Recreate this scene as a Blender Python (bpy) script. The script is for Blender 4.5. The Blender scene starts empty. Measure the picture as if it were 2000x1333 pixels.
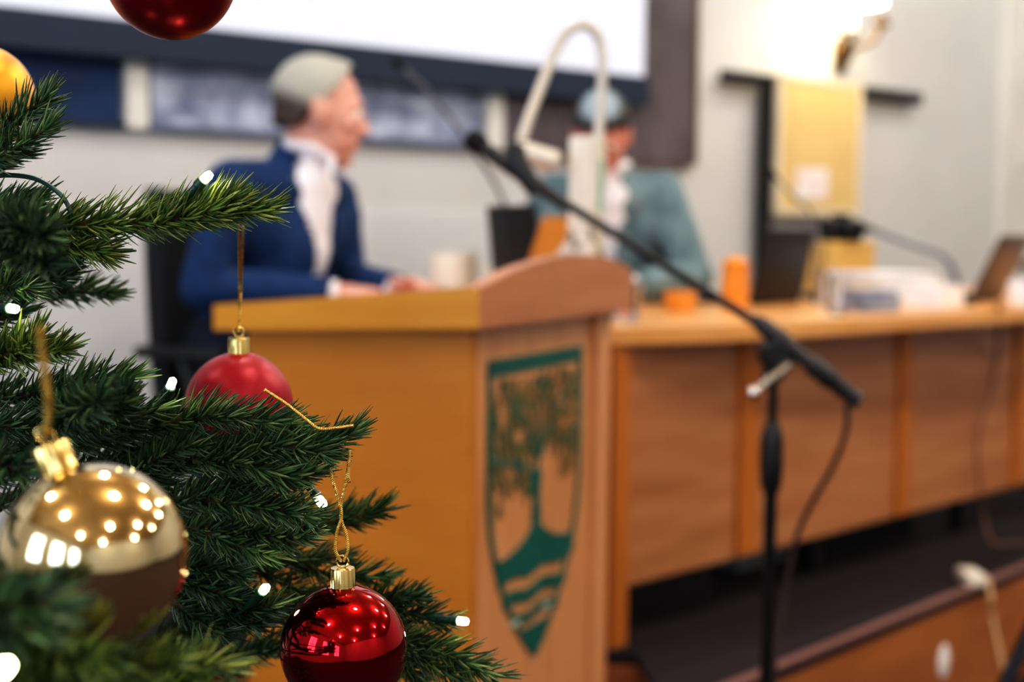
import bpy, bmesh, math, random
import numpy as np
from mathutils import Vector, Matrix, Quaternion

random.seed(7)
rng = np.random.default_rng(11)
S = bpy.context.scene
COL = S.collection
PI = math.pi
R = math.radians

# ------------------------------------------------------------------ camera frame
F_PX = 2000 * 50 / 36.0
CAM_H = 1.21
FW = Vector((0.656, 0.755, 0)).normalized()          # horizontal viewing direction (room axes: X along the end wall, Y towards it)
RT = Vector((FW.y, -FW.x, 0))
PITCH = math.atan(219.5 / F_PX)
ROLL = 0.010
CAM = Vector((0, 0, CAM_H))
_f = (FW * math.cos(PITCH) + Vector((0, 0, -math.sin(PITCH)))).normalized()
_u = RT.cross(_f).normalized()
_r = RT * math.cos(ROLL) + _u * math.sin(ROLL)
_u2 = _u * math.cos(ROLL) - RT * math.sin(ROLL)

def ray(u, v):
    return _r * ((u - 1000) / F_PX) - _u2 * ((v - 666.5) / F_PX) + _f
def W(u, v, d):
    """point seen at photo pixel (u, v) at horizontal distance d in front of the camera"""
    q = ray(u, v)
    return CAM + q * (d / q.dot(FW))
def WZ(u, v, z):
    q = ray(u, v)
    return CAM + q * ((z - CAM_H) / q.z)
def WY(u, v, y):
    q = ray(u, v)
    return CAM + q * (y / q.y)
def C(x, d, z=0.0):
    """metres right of, in front of the camera, and height -> room"""
    p = RT * x + FW * d
    return Vector((p.x, p.y, z))

# ------------------------------------------------------------------ materials
def lin(c):
    out = []
    for k in c:
        k = k / 255.0
        out.append(k / 12.92 if k <= 0.04045 else ((k + 0.055) / 1.055) ** 2.4)
    return tuple(out) + (1.0,)

def new_mat(name):
    m = bpy.data.materials.new(name)
    m.use_nodes = True
    nt = m.node_tree
    return m, nt, nt.nodes['Principled BSDF']

def mat(name, c1, c2=None, scale=(6, 6, 6), rough=0.5, metal=0.0, spec=0.5, detail=3.0, bump=0.0, coat=0.0,
        emit=None, estr=0.0, trans=0.0, sheen=0.0, coords='Object', lo=0.35, hi=0.65, alpha=1.0):
    m, nt, b = new_mat(name)
    b.inputs['Roughness'].default_value = rough
    b.inputs['Metallic'].default_value = metal
    b.inputs['Specular IOR Level'].default_value = spec
    b.inputs['Coat Weight'].default_value = coat
    b.inputs['Transmission Weight'].default_value = trans
    b.inputs['Sheen Weight'].default_value = sheen
    c2 = c2 or tuple(min(255, k * 1.06 + 1) for k in c1)
    tc = nt.nodes.new('ShaderNodeTexCoord')
    mp = nt.nodes.new('ShaderNodeMapping')
    mp.inputs['Scale'].default_value = scale
    nz = nt.nodes.new('ShaderNodeTexNoise')
    nz.inputs['Scale'].default_value = 1.0
    nz.inputs['Detail'].default_value = detail
    cr = nt.nodes.new('ShaderNodeValToRGB')
    cr.color_ramp.elements[0].position = lo
    cr.color_ramp.elements[1].position = hi
    cr.color_ramp.elements[0].color = lin(c1)
    cr.color_ramp.elements[1].color = lin(c2)
    L = nt.links.new
    L(tc.outputs[coords], mp.inputs[0]); L(mp.outputs[0], nz.inputs['Vector'])
    L(nz.outputs[0], cr.inputs[0]); L(cr.outputs[0], b.inputs['Base Color'])
    if bump:
        bp = nt.nodes.new('ShaderNodeBump')
        bp.inputs['Strength'].default_value = bump
        bp.inputs['Distance'].default_value = 0.002
        L(nz.outputs[0], bp.inputs['Height']); L(bp.outputs[0], b.inputs['Normal'])
    if emit:
        b.inputs['Emission Color'].default_value = lin(emit)
        b.inputs['Emission Strength'].default_value = estr
    return m

M = {}
M['wall'] = mat('wall_paint', (202, 201, 198), (208, 207, 204), (2, 2, 2), 0.8)
M['wall_low'] = mat('wall_white', (206, 208, 208), (212, 213, 212), (2, 2, 2), 0.7)
M['trim'] = mat('trim_paint', (212, 210, 202), None, (2, 2, 2), 0.5)
M['ceiling'] = mat('ceiling_board', (176, 140, 92), (196, 160, 112), (3, 0.4, 3), 0.7)
M['floor'] = mat('floor_carpet', (44, 30, 28), (58, 40, 36), (60, 60, 60), 0.95, bump=0.4)
M['dais'] = mat('dais_carpet', (20, 11, 19), (30, 17, 28), (60, 60, 60), 0.9, bump=0.4)
M['lect_side'] = mat('lectern_veneer', (194, 122, 34), (206, 134, 46), (3, 3, 14), 0.42, spec=0.4)
M['lect_cap'] = mat('lectern_lipping', (206, 140, 36), (216, 152, 48), (10, 3, 30), 0.38)
M['lect_front'] = mat('lectern_front_veneer', (208, 148, 98), (218, 160, 112), (20, 20, 2), 0.28)
M['lect_arch'] = mat('lectern_arch_wood', (178, 116, 76), (190, 130, 88), (3, 3, 26), 0.38)
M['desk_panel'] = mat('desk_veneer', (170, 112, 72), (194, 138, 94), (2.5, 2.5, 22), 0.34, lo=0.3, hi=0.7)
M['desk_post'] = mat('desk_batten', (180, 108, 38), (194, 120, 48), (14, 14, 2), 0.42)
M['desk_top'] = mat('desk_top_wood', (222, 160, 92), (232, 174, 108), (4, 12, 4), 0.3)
M['riser'] = mat('riser_wood', (160, 98, 50), (176, 112, 60), (3, 3, 18), 0.5)
M['emblem'] = mat('emblem_green', (0, 92, 82), (2, 100, 90), (30, 30, 30), 0.45)
M['emblem_leaf'] = mat('emblem_leaf', (104, 116, 78), (156, 126, 82), (26, 26, 26), 0.5)
M['emblem_glint'] = mat('emblem_highlight', (196, 204, 190), None, (20, 20, 20), 0.5)
M['navy'] = mat('navy_panel', (0, 38, 78), (2, 50, 96), (5, 5, 5), 0.7)
M['tapestry'] = mat('grey_relief', (104, 114, 140), (186, 194, 212), (9, 9, 14), 0.8, lo=0.35, hi=0.68, detail=6)
M['brownboard'] = mat('dark_board', (70, 62, 66), (96, 88, 92), (5, 5, 3), 0.6, lo=0.3, hi=0.7)
M['screen_frame'] = mat('screen_border', (12, 32, 56), None, (3, 3, 3), 0.6)
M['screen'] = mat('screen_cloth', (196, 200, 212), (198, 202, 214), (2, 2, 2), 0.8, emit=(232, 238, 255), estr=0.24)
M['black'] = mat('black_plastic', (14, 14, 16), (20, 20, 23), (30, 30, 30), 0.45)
M['blackmetal'] = mat('black_metal', (10, 10, 12), (15, 15, 18), (30, 30, 30), 0.38, metal=0.3)
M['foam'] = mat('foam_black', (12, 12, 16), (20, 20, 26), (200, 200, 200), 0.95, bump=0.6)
M['chrome'] = mat('chrome', (224, 222, 216), None, (3, 3, 3), 0.15, metal=1.0)
M['brass'] = mat('brass', (84, 62, 34), (100, 76, 44), (10, 10, 10), 0.45, metal=0.8)
M['lampmetal'] = mat('satin_metal', (206, 200, 186), None, (3, 3, 3), 0.35, metal=0.25)
M['skin'] = mat('skin', (216, 158, 140), (224, 172, 154), (14, 14, 14), 0.5, spec=0.4)
M['skin2'] = mat('skin_ruddy', (196, 128, 112), (206, 140, 122), (14, 14, 14), 0.5, spec=0.4)
M['eye'] = mat('eye_white', (230, 228, 222), None, (3, 3, 3), 0.3)
M['suit'] = mat('suit_cloth', (0, 38, 80), (5, 52, 100), (40, 40, 40), 0.85)
M['trouser'] = mat('trouser_cloth', (16, 24, 44), (22, 32, 56), (60, 60, 60), 0.9)
M['shirt'] = mat('shirt_cotton', (240, 240, 248), (248, 248, 252), (20, 20, 20), 0.8)
M['teal'] = mat('teal_jacket', (74, 100, 108), (126, 150, 156), (14, 14, 8), 0.8, lo=0.3, hi=0.7)
M['chair'] = mat('chair_fabric', (14, 17, 24), (20, 24, 32), (60, 60, 60), 0.85)
M['yellowcloth'] = mat('yellow_board', (212, 182, 124), (220, 190, 132), (8, 8, 8), 0.7)
M['white'] = mat('white_paper', (238, 238, 242), None, (8, 8, 8), 0.6)
M['pinkpaper'] = mat('printed_paper', (240, 236, 236), (232, 190, 180), (14, 14, 14), 0.6, lo=0.4, hi=0.75)
M['whiteplastic'] = mat('white_plastic', (232, 228, 214), None, (8, 8, 8), 0.4)
M['cream'] = mat('cream_ceramic', (236, 232, 216), (228, 222, 204), (8, 8, 8), 0.35)
M['patterned'] = mat('patterned_base', (96, 84, 66), (226, 220, 202), (36, 36, 36), 0.5, lo=0.38, hi=0.52)
M['green_mark'] = mat('green_print', (150, 190, 170), None, (8, 8, 8), 0.5)
M['amber'] = mat('amber_wood', (224, 142, 48), (236, 158, 62), (12, 12, 12), 0.3, coat=0.4)
M['tan'] = mat('tan_card', (204, 168, 96), (214, 180, 110), (8, 8, 8), 0.7)
M['cable'] = mat('dark_cable', (52, 34, 26), None, (8, 8, 8), 0.6)
M['cable_light'] = mat('pale_cable', (190, 158, 120), None, (8, 8, 8), 0.6)
M['screenbrown'] = mat('dim_display', (74, 58, 54), (86, 68, 62), (4, 4, 4), 0.35)
M['folder'] = mat('grey_folder', (116, 128, 150), (150, 160, 178), (14, 14, 14), 0.6)
M['glass'] = mat('clear_glass', (250, 252, 255), None, (2, 2, 2), 0.03, trans=1.0)
M['shade'] = mat('glowing_shade', (255, 246, 226), None, (3, 3, 3), 0.6, emit=(255, 248, 232), estr=5.0)
M['lamp_disc'] = mat('ceiling_lamp_glass', (255, 250, 240), None, (3, 3, 3), 0.5, emit=(255, 240, 218), estr=6.0)
M['window_glow'] = mat('window_daylight', (220, 235, 255), None, (3, 3, 3), 0.5, emit=(200, 222, 255), estr=7.0)
# tree
M['bark'] = mat('branch_bark', (60, 50, 30), (84, 70, 42), (80, 80, 80), 0.8)
def needle_mat(name, c0, c1, c2):
    m, nt, b = new_mat(name)
    g = nt.nodes.new('ShaderNodeNewGeometry')
    cr = nt.nodes.new('ShaderNodeValToRGB')
    cr.color_ramp.elements[0].position = 0.05; cr.color_ramp.elements[0].color = lin(c0)
    cr.color_ramp.elements[1].position = 0.98; cr.color_ramp.elements[1].color = lin(c2)
    e = cr.color_ramp.elements.new(0.6); e.color = lin(c1)
    nt.links.new(g.outputs['Random Per Island'], cr.inputs[0])
    nt.links.new(cr.outputs[0], b.inputs['Base Color'])
    b.inputs['Roughness'].default_value = 0.3
    b.inputs['Specular IOR Level'].default_value = 0.6
    return m
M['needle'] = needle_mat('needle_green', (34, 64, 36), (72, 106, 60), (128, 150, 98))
M['needle_warm_lit'] = needle_mat('needle_warm_lit_green', (54, 82, 36), (106, 130, 60), (168, 176, 88))  # yellower copy, glow of the fairy lights is put into the colour
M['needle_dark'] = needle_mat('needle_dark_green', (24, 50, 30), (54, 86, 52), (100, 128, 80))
M['gold'] = mat('gold_mirror', (222, 204, 160), None, (3, 3, 3), 0.07, metal=1.0)
M['goldcap'] = mat('gold_cap', (216, 190, 122), None, (3, 3, 3), 0.16, metal=1.0)
M['goldcord'] = mat('gold_cord', (190, 150, 62), (226, 190, 104), (300, 300, 300), 0.35, metal=0.8)
M['redgloss'] = mat('red_gloss', (176, 4, 18), None, (3, 3, 3), 0.06, metal=1.0, coat=0.25)
M['redmatte'] = mat('red_matte', (156, 0, 26), (160, 0, 28), (3, 3, 3), 0.40, metal=0.25, spec=0.4)
M['redsatin'] = mat('red_satin', (138, 2, 24), None, (3, 3, 3), 0.3, metal=0.75, spec=0.6)
M['goldmatte'] = mat('gold_matte', (226, 160, 40), None, (3, 3, 3), 0.42, metal=0.6, sheen=0.2)
M['wire'] = mat('green_wire', (12, 52, 40), (18, 62, 48), (20, 20, 20), 0.4)
M['led'] = mat('led_bulb', (255, 250, 225), None, (3, 3, 3), 0.2, emit=(255, 244, 186), estr=34.0)

# ------------------------------------------------------------------ mesh helpers
class MB:
    def __init__(s):
        s.v, s.f, s.m, s.n = [], [], [], 0
    def add(s, verts, faces, mi=0):
        o = s.n
        s.v.append(np.asarray([tuple(p) for p in verts], dtype=float).reshape(-1, 3))
        s.n += len(verts)
        s.f += [tuple(i + o for i in f) for f in faces]
        s.m += [mi] * len(faces)
        return s
    def box(s, c, size, rot=None, bevel=0.0, mi=0):
        """rot: 3x3 Matrix"""
        bm = bmesh.new()
        bmesh.ops.create_cube(bm, size=1.0)
        for v in bm.verts:
            v.co = Vector((v.co.x * size[0], v.co.y * size[1], v.co.z * size[2]))
        if bevel:
            bmesh.ops.bevel(bm, geom=bm.edges[:], offset=bevel, segments=2, affect='EDGES', profile=0.6)
        rot = rot or Matrix.Identity(3)
        c = Vector(c)
        bm.verts.index_update()
        s.add([rot @ v.co + c for v in bm.verts], [[v.index for v in f.verts] for f in bm.faces], mi)
        bm.free()
        return s
    def tube(s, pts, rad, seg=10, mi=0, cap=True):
        pts = [Vector(p) for p in pts]
        n = len(pts)
        if not hasattr(rad, '__len__'):
            rad = [rad] * n
        t0 = (pts[1] - pts[0]).normalized()
        nrm = t0.orthogonal().normalized()
        vs, fs = [], []
        prev = t0
        for i, p in enumerate(pts):
            t = (pts[min(i + 1, n - 1)] - pts[max(i - 1, 0)])
            t = t.normalized() if t.length > 1e-9 else prev
            q = prev.rotation_difference(t)
            nrm = (q @ nrm); nrm = (nrm - t * nrm.dot(t)).normalized()
            prev = t
            b = t.cross(nrm)
            for k in range(seg):
                a = 2 * PI * k / seg
                vs.append(p + (nrm * math.cos(a) + b * math.sin(a)) * rad[i])
        for i in range(n - 1):
            for k in range(seg):
                k2 = (k + 1) % seg
                fs.append((i * seg + k, i * seg + k2, (i + 1) * seg + k2, (i + 1) * seg + k))
        if cap:
            fs.append(tuple(range(seg))[::-1]); fs.append(tuple((n - 1) * seg + k for k in range(seg)))
        return s.add(vs, fs, mi)
    def lathe(s, prof, base, axis=(0, 0, 1), seg=32, mi=0, flute=0.0, nfl=0):
        """prof: list of (radius, height along axis)"""
        ax = Vector(axis).normalized(); a = ax.orthogonal().normalized(); b = ax.cross(a)
        base = Vector(base); vs, fs = [], []
        for (r, h) in prof:
            for k in range(seg):
                t = 2 * PI * k / seg
                rr = r * (1 + (flute * math.cos(nfl * t) if nfl else 0))
                vs.append(base + ax * h + (a * math.cos(t) + b * math.sin(t)) * rr)
        n = len(prof)
        for i in range(n - 1):
            for k in range(seg):
                k2 = (k + 1) % seg
                fs.append((i * seg + k, i * seg + k2, (i + 1) * seg + k2, (i + 1) * seg + k))
        if prof[0][0] > 1e-6: fs.append(tuple(range(seg))[::-1])
        if prof[-1][0] > 1e-6: fs.append(tuple((n - 1) * seg + k for k in range(seg)))
        return s.add(vs, fs, mi)
    def ell(s, c, r, rot=None, seg=20, rings=12, mi=0):
        c = Vector(c); rot = rot or Matrix.Identity(3)
        if not hasattr(r, '__len__'): r = (r, r, r)
        vs, fs = [c + rot @ Vector((0, 0, r[2]))], []
        for i in range(1, rings):
            th = PI * i / rings
            for k in range(seg):
                ph = 2 * PI * k / seg
                vs.append(c + rot @ Vector((r[0] * math.sin(th) * math.cos(ph), r[1] * math.sin(th) * math.sin(ph), r[2] * math.cos(th))))
        vs.append(c + rot @ Vector((0, 0, -r[2])))
        for k in range(seg):
            k2 = (k + 1) % seg
            fs.append((0, 1 + k, 1 + k2))
            for i in range(rings - 2):
                fs.append((1 + i * seg + k, 1 + (i + 1) * seg + k, 1 + (i + 1) * seg + k2, 1 + i * seg + k2))
            fs.append((len(vs) - 1, 1 + (rings - 2) * seg + k2, 1 + (rings - 2) * seg + k))
        return s.add(vs, fs, mi)
    def cap(s, a, b, ra, rb, seg=14):
        """tapered capsule"""
        a, b = Vector(a), Vector(b); ax = (b - a).normalized(); L = (b - a).length
        prof = [(1e-5, -ra)]
        for i in range(1, 5): t = PI / 2 * i / 5; prof.append((ra * math.sin(t), -ra * math.cos(t)))
        prof.append((ra, 0)); prof.append((rb, L))
        for i in range(1, 5): t = PI / 2 * i / 5; prof.append((rb * math.cos(t), L + rb * math.sin(t)))
        prof.append((1e-5, L + rb))
        return s.lathe(prof, a, ax, seg)
    def chain(s, pts, rads, seg=14):
        for i in range(len(pts) - 1): s.cap(pts[i], pts[i + 1], rads[i], rads[i + 1], seg)
        return s
    def prism(s, poly, vec, mi=0):
        poly = [Vector(p) for p in poly]; n = len(poly); vec = Vector(vec)
        vs = poly + [p + vec for p in poly]
        fs = [tuple(range(n))[::-1], tuple(range(n, 2 * n))] + [(i, (i + 1) % n, n + (i + 1) % n, n + i) for i in range(n)]
        return s.add(vs, fs, mi)
    def mesh(s, name):
        me = bpy.data.meshes.new(name)
        v = np.concatenate(s.v) if s.v else np.zeros((0, 3))
        me.from_pydata(v.tolist(), [], s.f)
        return me
    def build(s, name, mats, parent=None, smooth=True, kind=None, fix=True, sharp=35):
        me = s.mesh(name)
        if not isinstance(mats, (list, tuple)): mats = [mats]
        for m in mats: me.materials.append(m)
        if len(mats) > 1: me.polygons.foreach_set('material_index', s.m)
        if fix and len(me.polygons) < 60000:
            bm = bmesh.new(); bm.from_mesh(me)
            bmesh.ops.recalc_face_normals(bm, faces=bm.faces)
            bm.to_mesh(me); bm.free()
        if smooth:
            me.polygons.foreach_set('use_smooth', [True] * len(me.polygons))
            try: me.set_sharp_from_angle(angle=R(sharp))
            except Exception: pass
        return link(name, me, parent, kind)

def link(name, me, parent=None, kind=None):
    """me holds room coordinates; the object's origin goes to the parent's (or to the base of the mesh)"""
    o = bpy.data.objects.new(name, me); COL.objects.link(o)
    if parent is not None:
        pw = world_of(parent)
        me.transform(pw.inverted())
        o.parent = parent
    else:
        n = len(me.vertices)
        co = np.empty(n * 3); me.vertices.foreach_get('co', co); co = co.reshape(-1, 3)
        b = Vector(((co[:, 0].min() + co[:, 0].max()) / 2, (co[:, 1].min() + co[:, 1].max()) / 2, co[:, 2].min()))
        me.transform(Matrix.Translation(-b)); o.location = b
    if kind: o['kind'] = kind
    return o

def world_of(o):
    m = o.matrix_basis.copy()
    while o.parent is not None:
        o = o.parent
        m = o.matrix_basis @ m
    return m

def thing(name, loc, label, cat, group=None, rotz=0.0):
    o = bpy.data.objects.new(name, None); COL.objects.link(o)
    o.empty_display_size = 0.05
    o.location = loc; o.rotation_euler = (0, 0, rotz)
    return tag(o, label, cat, group)
def tag(o, label, cat, group=None, kind=None):
    o['label'] = label; o['category'] = cat
    if group: o['group'] = group
    if kind: o['kind'] = kind
    return o
def struct(o):
    o['kind'] = 'structure'; return o

def spline(pts, n=8):
    """Catmull-Rom through points"""
    P = [Vector(p) for p in pts]; P = [P[0] * 2 - P[1]] + P + [P[-1] * 2 - P[-2]]
    out = []
    for i in range(1, len(P) - 2):
        a, b, c, d = P[i - 1], P[i], P[i + 1], P[i + 2]
        for k in range(n):
            t = k / n
            out.append(0.5 * ((2 * b) + (c - a) * t + (2 * a - 5 * b + 4 * c - d) * t * t + (3 * b - a - 3 * c + d) * t ** 3))
    out.append(P[-2])
    return out

def frame_rot(x, y, z):
    return Matrix((x, y, z)).transposed()
def rotz(a): return Matrix.Rotation(a, 3, 'Z')

# ------------------------------------------------------------------ the room
YW = 3.90                     # end wall
X0, X1, YB, HC = -4.2, 9.0, -6.0, 4.0
def slab(name, lo, hi, m):
    b = MB(); c = [(lo[i] + hi[i]) / 2 for i in range(3)]; sz = [hi[i] - lo[i] for i in range(3)]
    b.box(c, sz); return struct(b.build(name, m, smooth=False))
slab('floor', (X0, YB, -0.1), (X1, YW, 0.0), M['floor'])
slab('ceiling', (X0, YB, HC), (X1, YW, HC + 0.1), M['ceiling'])
slab('wall_back', (X0 - 0.12, YW, -0.1), (X1 + 0.12, YW + 0.12, HC + 0.1), M['wall'])
slab('wall_front', (X0 - 0.12, YB - 0.12, -0.1), (X1 + 0.12, YB, HC + 0.1), M['wall'])
slab('wall_left', (X0 - 0.12, YB, -0.1), (X0, YW, HC + 0.1), M['wall'])
slab('wall_right', (X1, YB, -0.1), (X1 + 0.12, YW, HC + 0.1), M['wall'])
# pale lower part of the end wall
pR = WY(1100, 415, YW)
slab('trim_1', (X0, YW - 0.012, 0.0), (pR.x, YW, WY(930, 418, YW).z), M['wall_low'])
slab('baseboard_back', (pR.x, YW - 0.02, 0.0), (X1, YW, 0.12), M['trim'])
# door with architrave at the right end of the wall
xa, xb = WY(1948, 300, YW).x, WY(1968, 300, YW).x
zt = 3.2
d1 = MB()
w = xb - xa
d1.box(((xa + xb) / 2, YW - 0.02, zt / 2), (w, 0.04, zt), bevel=0.004)
d1.box((xa + 1.3, YW - 0.02, zt / 2), (w, 0.04, zt), bevel=0.004)
d1.box((xa + 0.65 + w / 2, YW - 0.02, zt + w / 2), (1.3 + w, 0.04, w), bevel=0.004)
struct(d1.build('trim_2', M['trim'], smooth=False))
dl = MB(); dl.box((xa + 0.65 + w / 2, YW - 0.01, zt / 2), (1.3 - w, 0.02, zt))
for zc, hh in ((0.8, 1.1), (2.2, 1.3)):
    for sx in (-1, 1):
        dl.box((xa + 0.65 + w / 2 + sx * 0.3, YW - 0.022, zc), (0.44, 0.02, hh), bevel=0.006)
door = struct(dl.build('door_1', M['trim'], smooth=False))
hb = MB(); hx = xa + w + 0.12
hb.ell((hx, YW - 0.075, 1.05), 0.028); hb.tube([(hx, YW - 0.02, 1.05), (hx, YW - 0.06, 1.05)], 0.012)
hb.build('door_handle', M['brass'], door)
# tall windows in the left wall, beside the tree
for i, yc in enumerate((-3.6, -1.2, 1.2)):
    wb = MB(); wb.box((X0 + 0.012, yc, 2.2), (0.02, 1.2, 2.0)); wo = struct(wb.build('window_%d' % (i + 1), M['window_glow'], smooth=False))
    fb = MB()
    for k in (-0.63, 0, 0.63): fb.box((X0 + 0.03, yc + k, 2.2), (0.06, 0.06, 2.1))
    for k in (-1.03, 0, 1.03): fb.box((X0 + 0.03, yc, 2.2 + k), (0.06, 1.32, 0.06))
    fb.build('window_frame', M['trim'], wo, smooth=False)

# dais under the curved desk
ZD = CAM_H - 0.91
pA, pB = WZ(1510, 1312, ZD), WZ(2000, 1112, ZD)
dirv = (pB - pA).normalized()
p_l = pA - dirv * 0.36; p_r = pA + dirv * 3.6
poly = [p_r, p_l, C(0.275, 3.0, ZD), C(-0.30, 3.02, ZD), C(-0.75, 2.80, ZD), C(-2.2, 2.75, ZD),
        Vector((C(-2.2, 2.75).x, YW - 0.013, ZD)), Vector((p_r.x, YW - 0.021, ZD))]
db = MB(); db.prism([Vector((p.x, p.y, ZD - 0.025)) for p in poly], (0, 0, 0.025))
rb = MB(); rb.prism([Vector((p.x, p.y, 0.0)) for p in poly], (0, 0, ZD - 0.025))
top = db.build('floor_dais', M['dais'], smooth=False); struct(top)
struct(rb.build('trim_3', M['riser'], smooth=False))

nz_ = MB(); nrm_ = Vector((dirv.y, -dirv.x, 0)).normalized()
nz_.prism([p_l + nrm_ * 0.006, p_r + nrm_ * 0.006, p_r - nrm_ * 0.02, p_l - nrm_ * 0.02], (0, 0, 0.006))
struct(nz_.build('trim_6', mat('lit_nosing_strip', (126, 94, 90), None, (4, 4, 4), 0.4), smooth=False))  # nosing kept paler, the lit tone of the edge is in its colour

# ------------------------------------------------------------------ projection screen, wall panels
LW = YW - 0.0
def wall_rect(u0, v0, u1, v1, y):
    a, b = WY(u0, v0, y), WY(u1, v1, y)
    return min(a.x, b.x), max(a.x, b.x), min(a.z, b.z), max(a.z, b.z)
brc = WY(1257, 150, YW - 0.09)
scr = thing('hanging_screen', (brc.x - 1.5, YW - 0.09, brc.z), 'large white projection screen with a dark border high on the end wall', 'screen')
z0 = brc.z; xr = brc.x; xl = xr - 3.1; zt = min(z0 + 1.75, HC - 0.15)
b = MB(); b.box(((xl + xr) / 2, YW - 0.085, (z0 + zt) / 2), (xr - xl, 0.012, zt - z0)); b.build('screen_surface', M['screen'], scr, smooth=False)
b = MB(); bw = 0.11
b.box(((xl + xr) / 2, YW - 0.080, z0 - bw / 2), (xr - xl + 0.06, 0.03, bw), bevel=0.004)
b.build('weight_bar', M['screen_frame'], scr, smooth=False)
b = MB(); b.tube([(xl - 0.08, YW - 0.105, zt + 0.04), (xr + 0.08, YW - 0.105, zt + 0.04)], 0.05, 16); b.build('roller_case', M['screen_frame'], scr)
# dark brown board behind the screen
bx0, bx1, bz0, _ = wall_rect(985, 300, 1352, 303, YW - 0.03)
b = MB(); b.box(((bx0 + bx1) / 2, YW - 0.02, (bz0 + zt + 0.1) / 2), (bx1 - bx0, 0.035, zt + 0.1 - bz0), bevel=0.003)
bd = thing('backing_board', ((bx0 + bx1) / 2, YW - 0.02, bz0), 'dark brown board on the wall behind the right end of the projection screen', 'board')
b.build('board_face', M['brownboard'], bd, smooth=False)
b = MB(); b.box((bx1 + 0.008, YW - 0.02, (bz0 + zt + 0.1) / 2), (0.016, 0.045, zt + 0.1 - bz0)); b.box(((bx0 + bx1) / 2, YW - 0.02, bz0 - 0.006), (bx1 - bx0, 0.045, 0.014))
b.build('frame', mat('board_edge', (92, 70, 48), None, (4, 4, 4), 0.5), bd, smooth=False)
# wall panels below the screen
zl = WY(600, 262, YW - 0.02).z
def wpanel(u0, u1, m, label, deep=0.025):
    x0_, x1_ = (WY(u0, 200, YW - deep).x if u0 is not None else X0 + 0.05), WY(u1, 200, YW - deep).x
    t = thing('wall_panel', ((x0_ + x1_) / 2, YW - deep, zl), label, 'wall panel', 'panels below the screen')
    b = MB(); b.box(((x0_ + x1_) / 2, YW - 0.014, (zl + z0 + 0.05) / 2), (x1_ - x0_ - 0.02, 0.024, z0 + 0.05 - zl), bevel=0.003)
    b.build('panel_face', m, t, smooth=False)
    b = MB(); b.box(((x0_ + x1_) / 2, YW - 0.018, zl - 0.008), (x1_ - x0_, 0.034, 0.018), bevel=0.003)
    b.build('edge_strip', M['screen_frame'] if m is M['navy'] else mat('slate_edge', (96, 100, 122), None, (4, 4, 4), 0.6), t, smooth=False)
wpanel(None, 243, M['navy'], 'deep navy blue wall panel at the left under the screen')
wpanel(290, 948, M['tapestry'], 'mottled blue grey wall panel behind the man in the blue suit')
def pil(u0, u1, k):
    x0_, x1_ = WY(u0, 200, YW - 0.03).x, WY(u1, 200, YW - 0.03).x
    b = MB(); b.box(((x0_ + x1_) / 2, YW - 0.02, (zl + z0 + 0.1) / 2), (x1_ - x0_, 0.04, z0 + 0.1 - zl + 0.03), bevel=0.004)
    struct(b.build('trim_%d' % k, M['trim'], smooth=False))
pil(246, 288, 4); pil(951, 982, 5)

# black wall rail, post and yellow board with a pinned sheet
yr = YW - 0.05
ra = WY(1410, 150, yr); rb_ = WY(1797, 193, yr)
zr = (ra.z + rb_.z) / 2
rt = thing('display_stand', (WY(1492, 430, yr).x, yr, ZD), 'black display stand with crossbar holding a yellow board against the pale wall', 'display stand')
b = MB(); b.box(((ra.x + rb_.x) / 2, yr, zr), (rb_.x - ra.x, 0.03, 0.055), bevel=0.004); b.build('crossbar', M['black'], rt)
xp0, xp1 = WY(1484, 300, yr).x, WY(1505, 300, yr).x
b = MB(); b.box(((xp0 + xp1) / 2, yr, (ZD + zr) / 2), (xp1 - xp0, 0.03, zr - ZD), bevel=0.004)
b.box(((xp0 + xp1) / 2, yr - 0.1, ZD + 0.015), (0.35, 0.28, 0.03), bevel=0.008); b.build('post', M['black'], rt)
yx0, yx1, yz0, yz1 = wall_rect(1520, 405, 1674, 170, yr - 0.03)
yz0 = (WY(1513, 402, yr - .03).z + WY(1680, 415, yr - .03).z) / 2; yz1 = (WY(1513, 155, yr - .03).z + WY(1680, 176, yr - .03).z) / 2
yb = MB(); yb.box(((yx0 + yx1) / 2, yr - 0.03, (yz0 + yz1) / 2), (yx1 - yx0, 0.02, yz1 - yz0), bevel=0.003)
yb.build('yellow_board', M['yellowcloth'], rt, smooth=False)
bb = MB(); fr = 0.028
bb.box((yx0 - fr / 2, yr - 0.032, (yz0 + yz1) / 2), (fr, 0.024, yz1 - yz0 + 2 * fr)); bb.box((yx1 + fr / 2, yr - 0.032, (yz0 + yz1) / 2), (fr, 0.024, yz1 - yz0 + 2 * fr))
bb.box(((yx0 + yx1) / 2, yr - 0.032, yz0 - fr / 2), (yx1 - yx0, 0.024, fr)); bb.box(((yx0 + yx1) / 2, yr - 0.032, yz1 + fr / 2), (yx1 - yx0, 0.024, fr))
bb.build('board_frame', mat('pale_frame', (214, 202, 176), None, (4, 4, 4), 0.5), rt, smooth=False)
nx0, nx1, nz0, nz1 = wall_rect(1556, 388, 1618, 330, yr - 0.045)
b = MB(); b.box(((nx0 + nx1) / 2, yr - 0.043, (nz0 + nz1) / 2), (nx1 - nx0, 0.003, nz1 - nz0))
tag(b.build('notice_sheet', M['pinkpaper'], smooth=False), 'small white printed sheet pinned low on the yellow board', 'paper')

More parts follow.
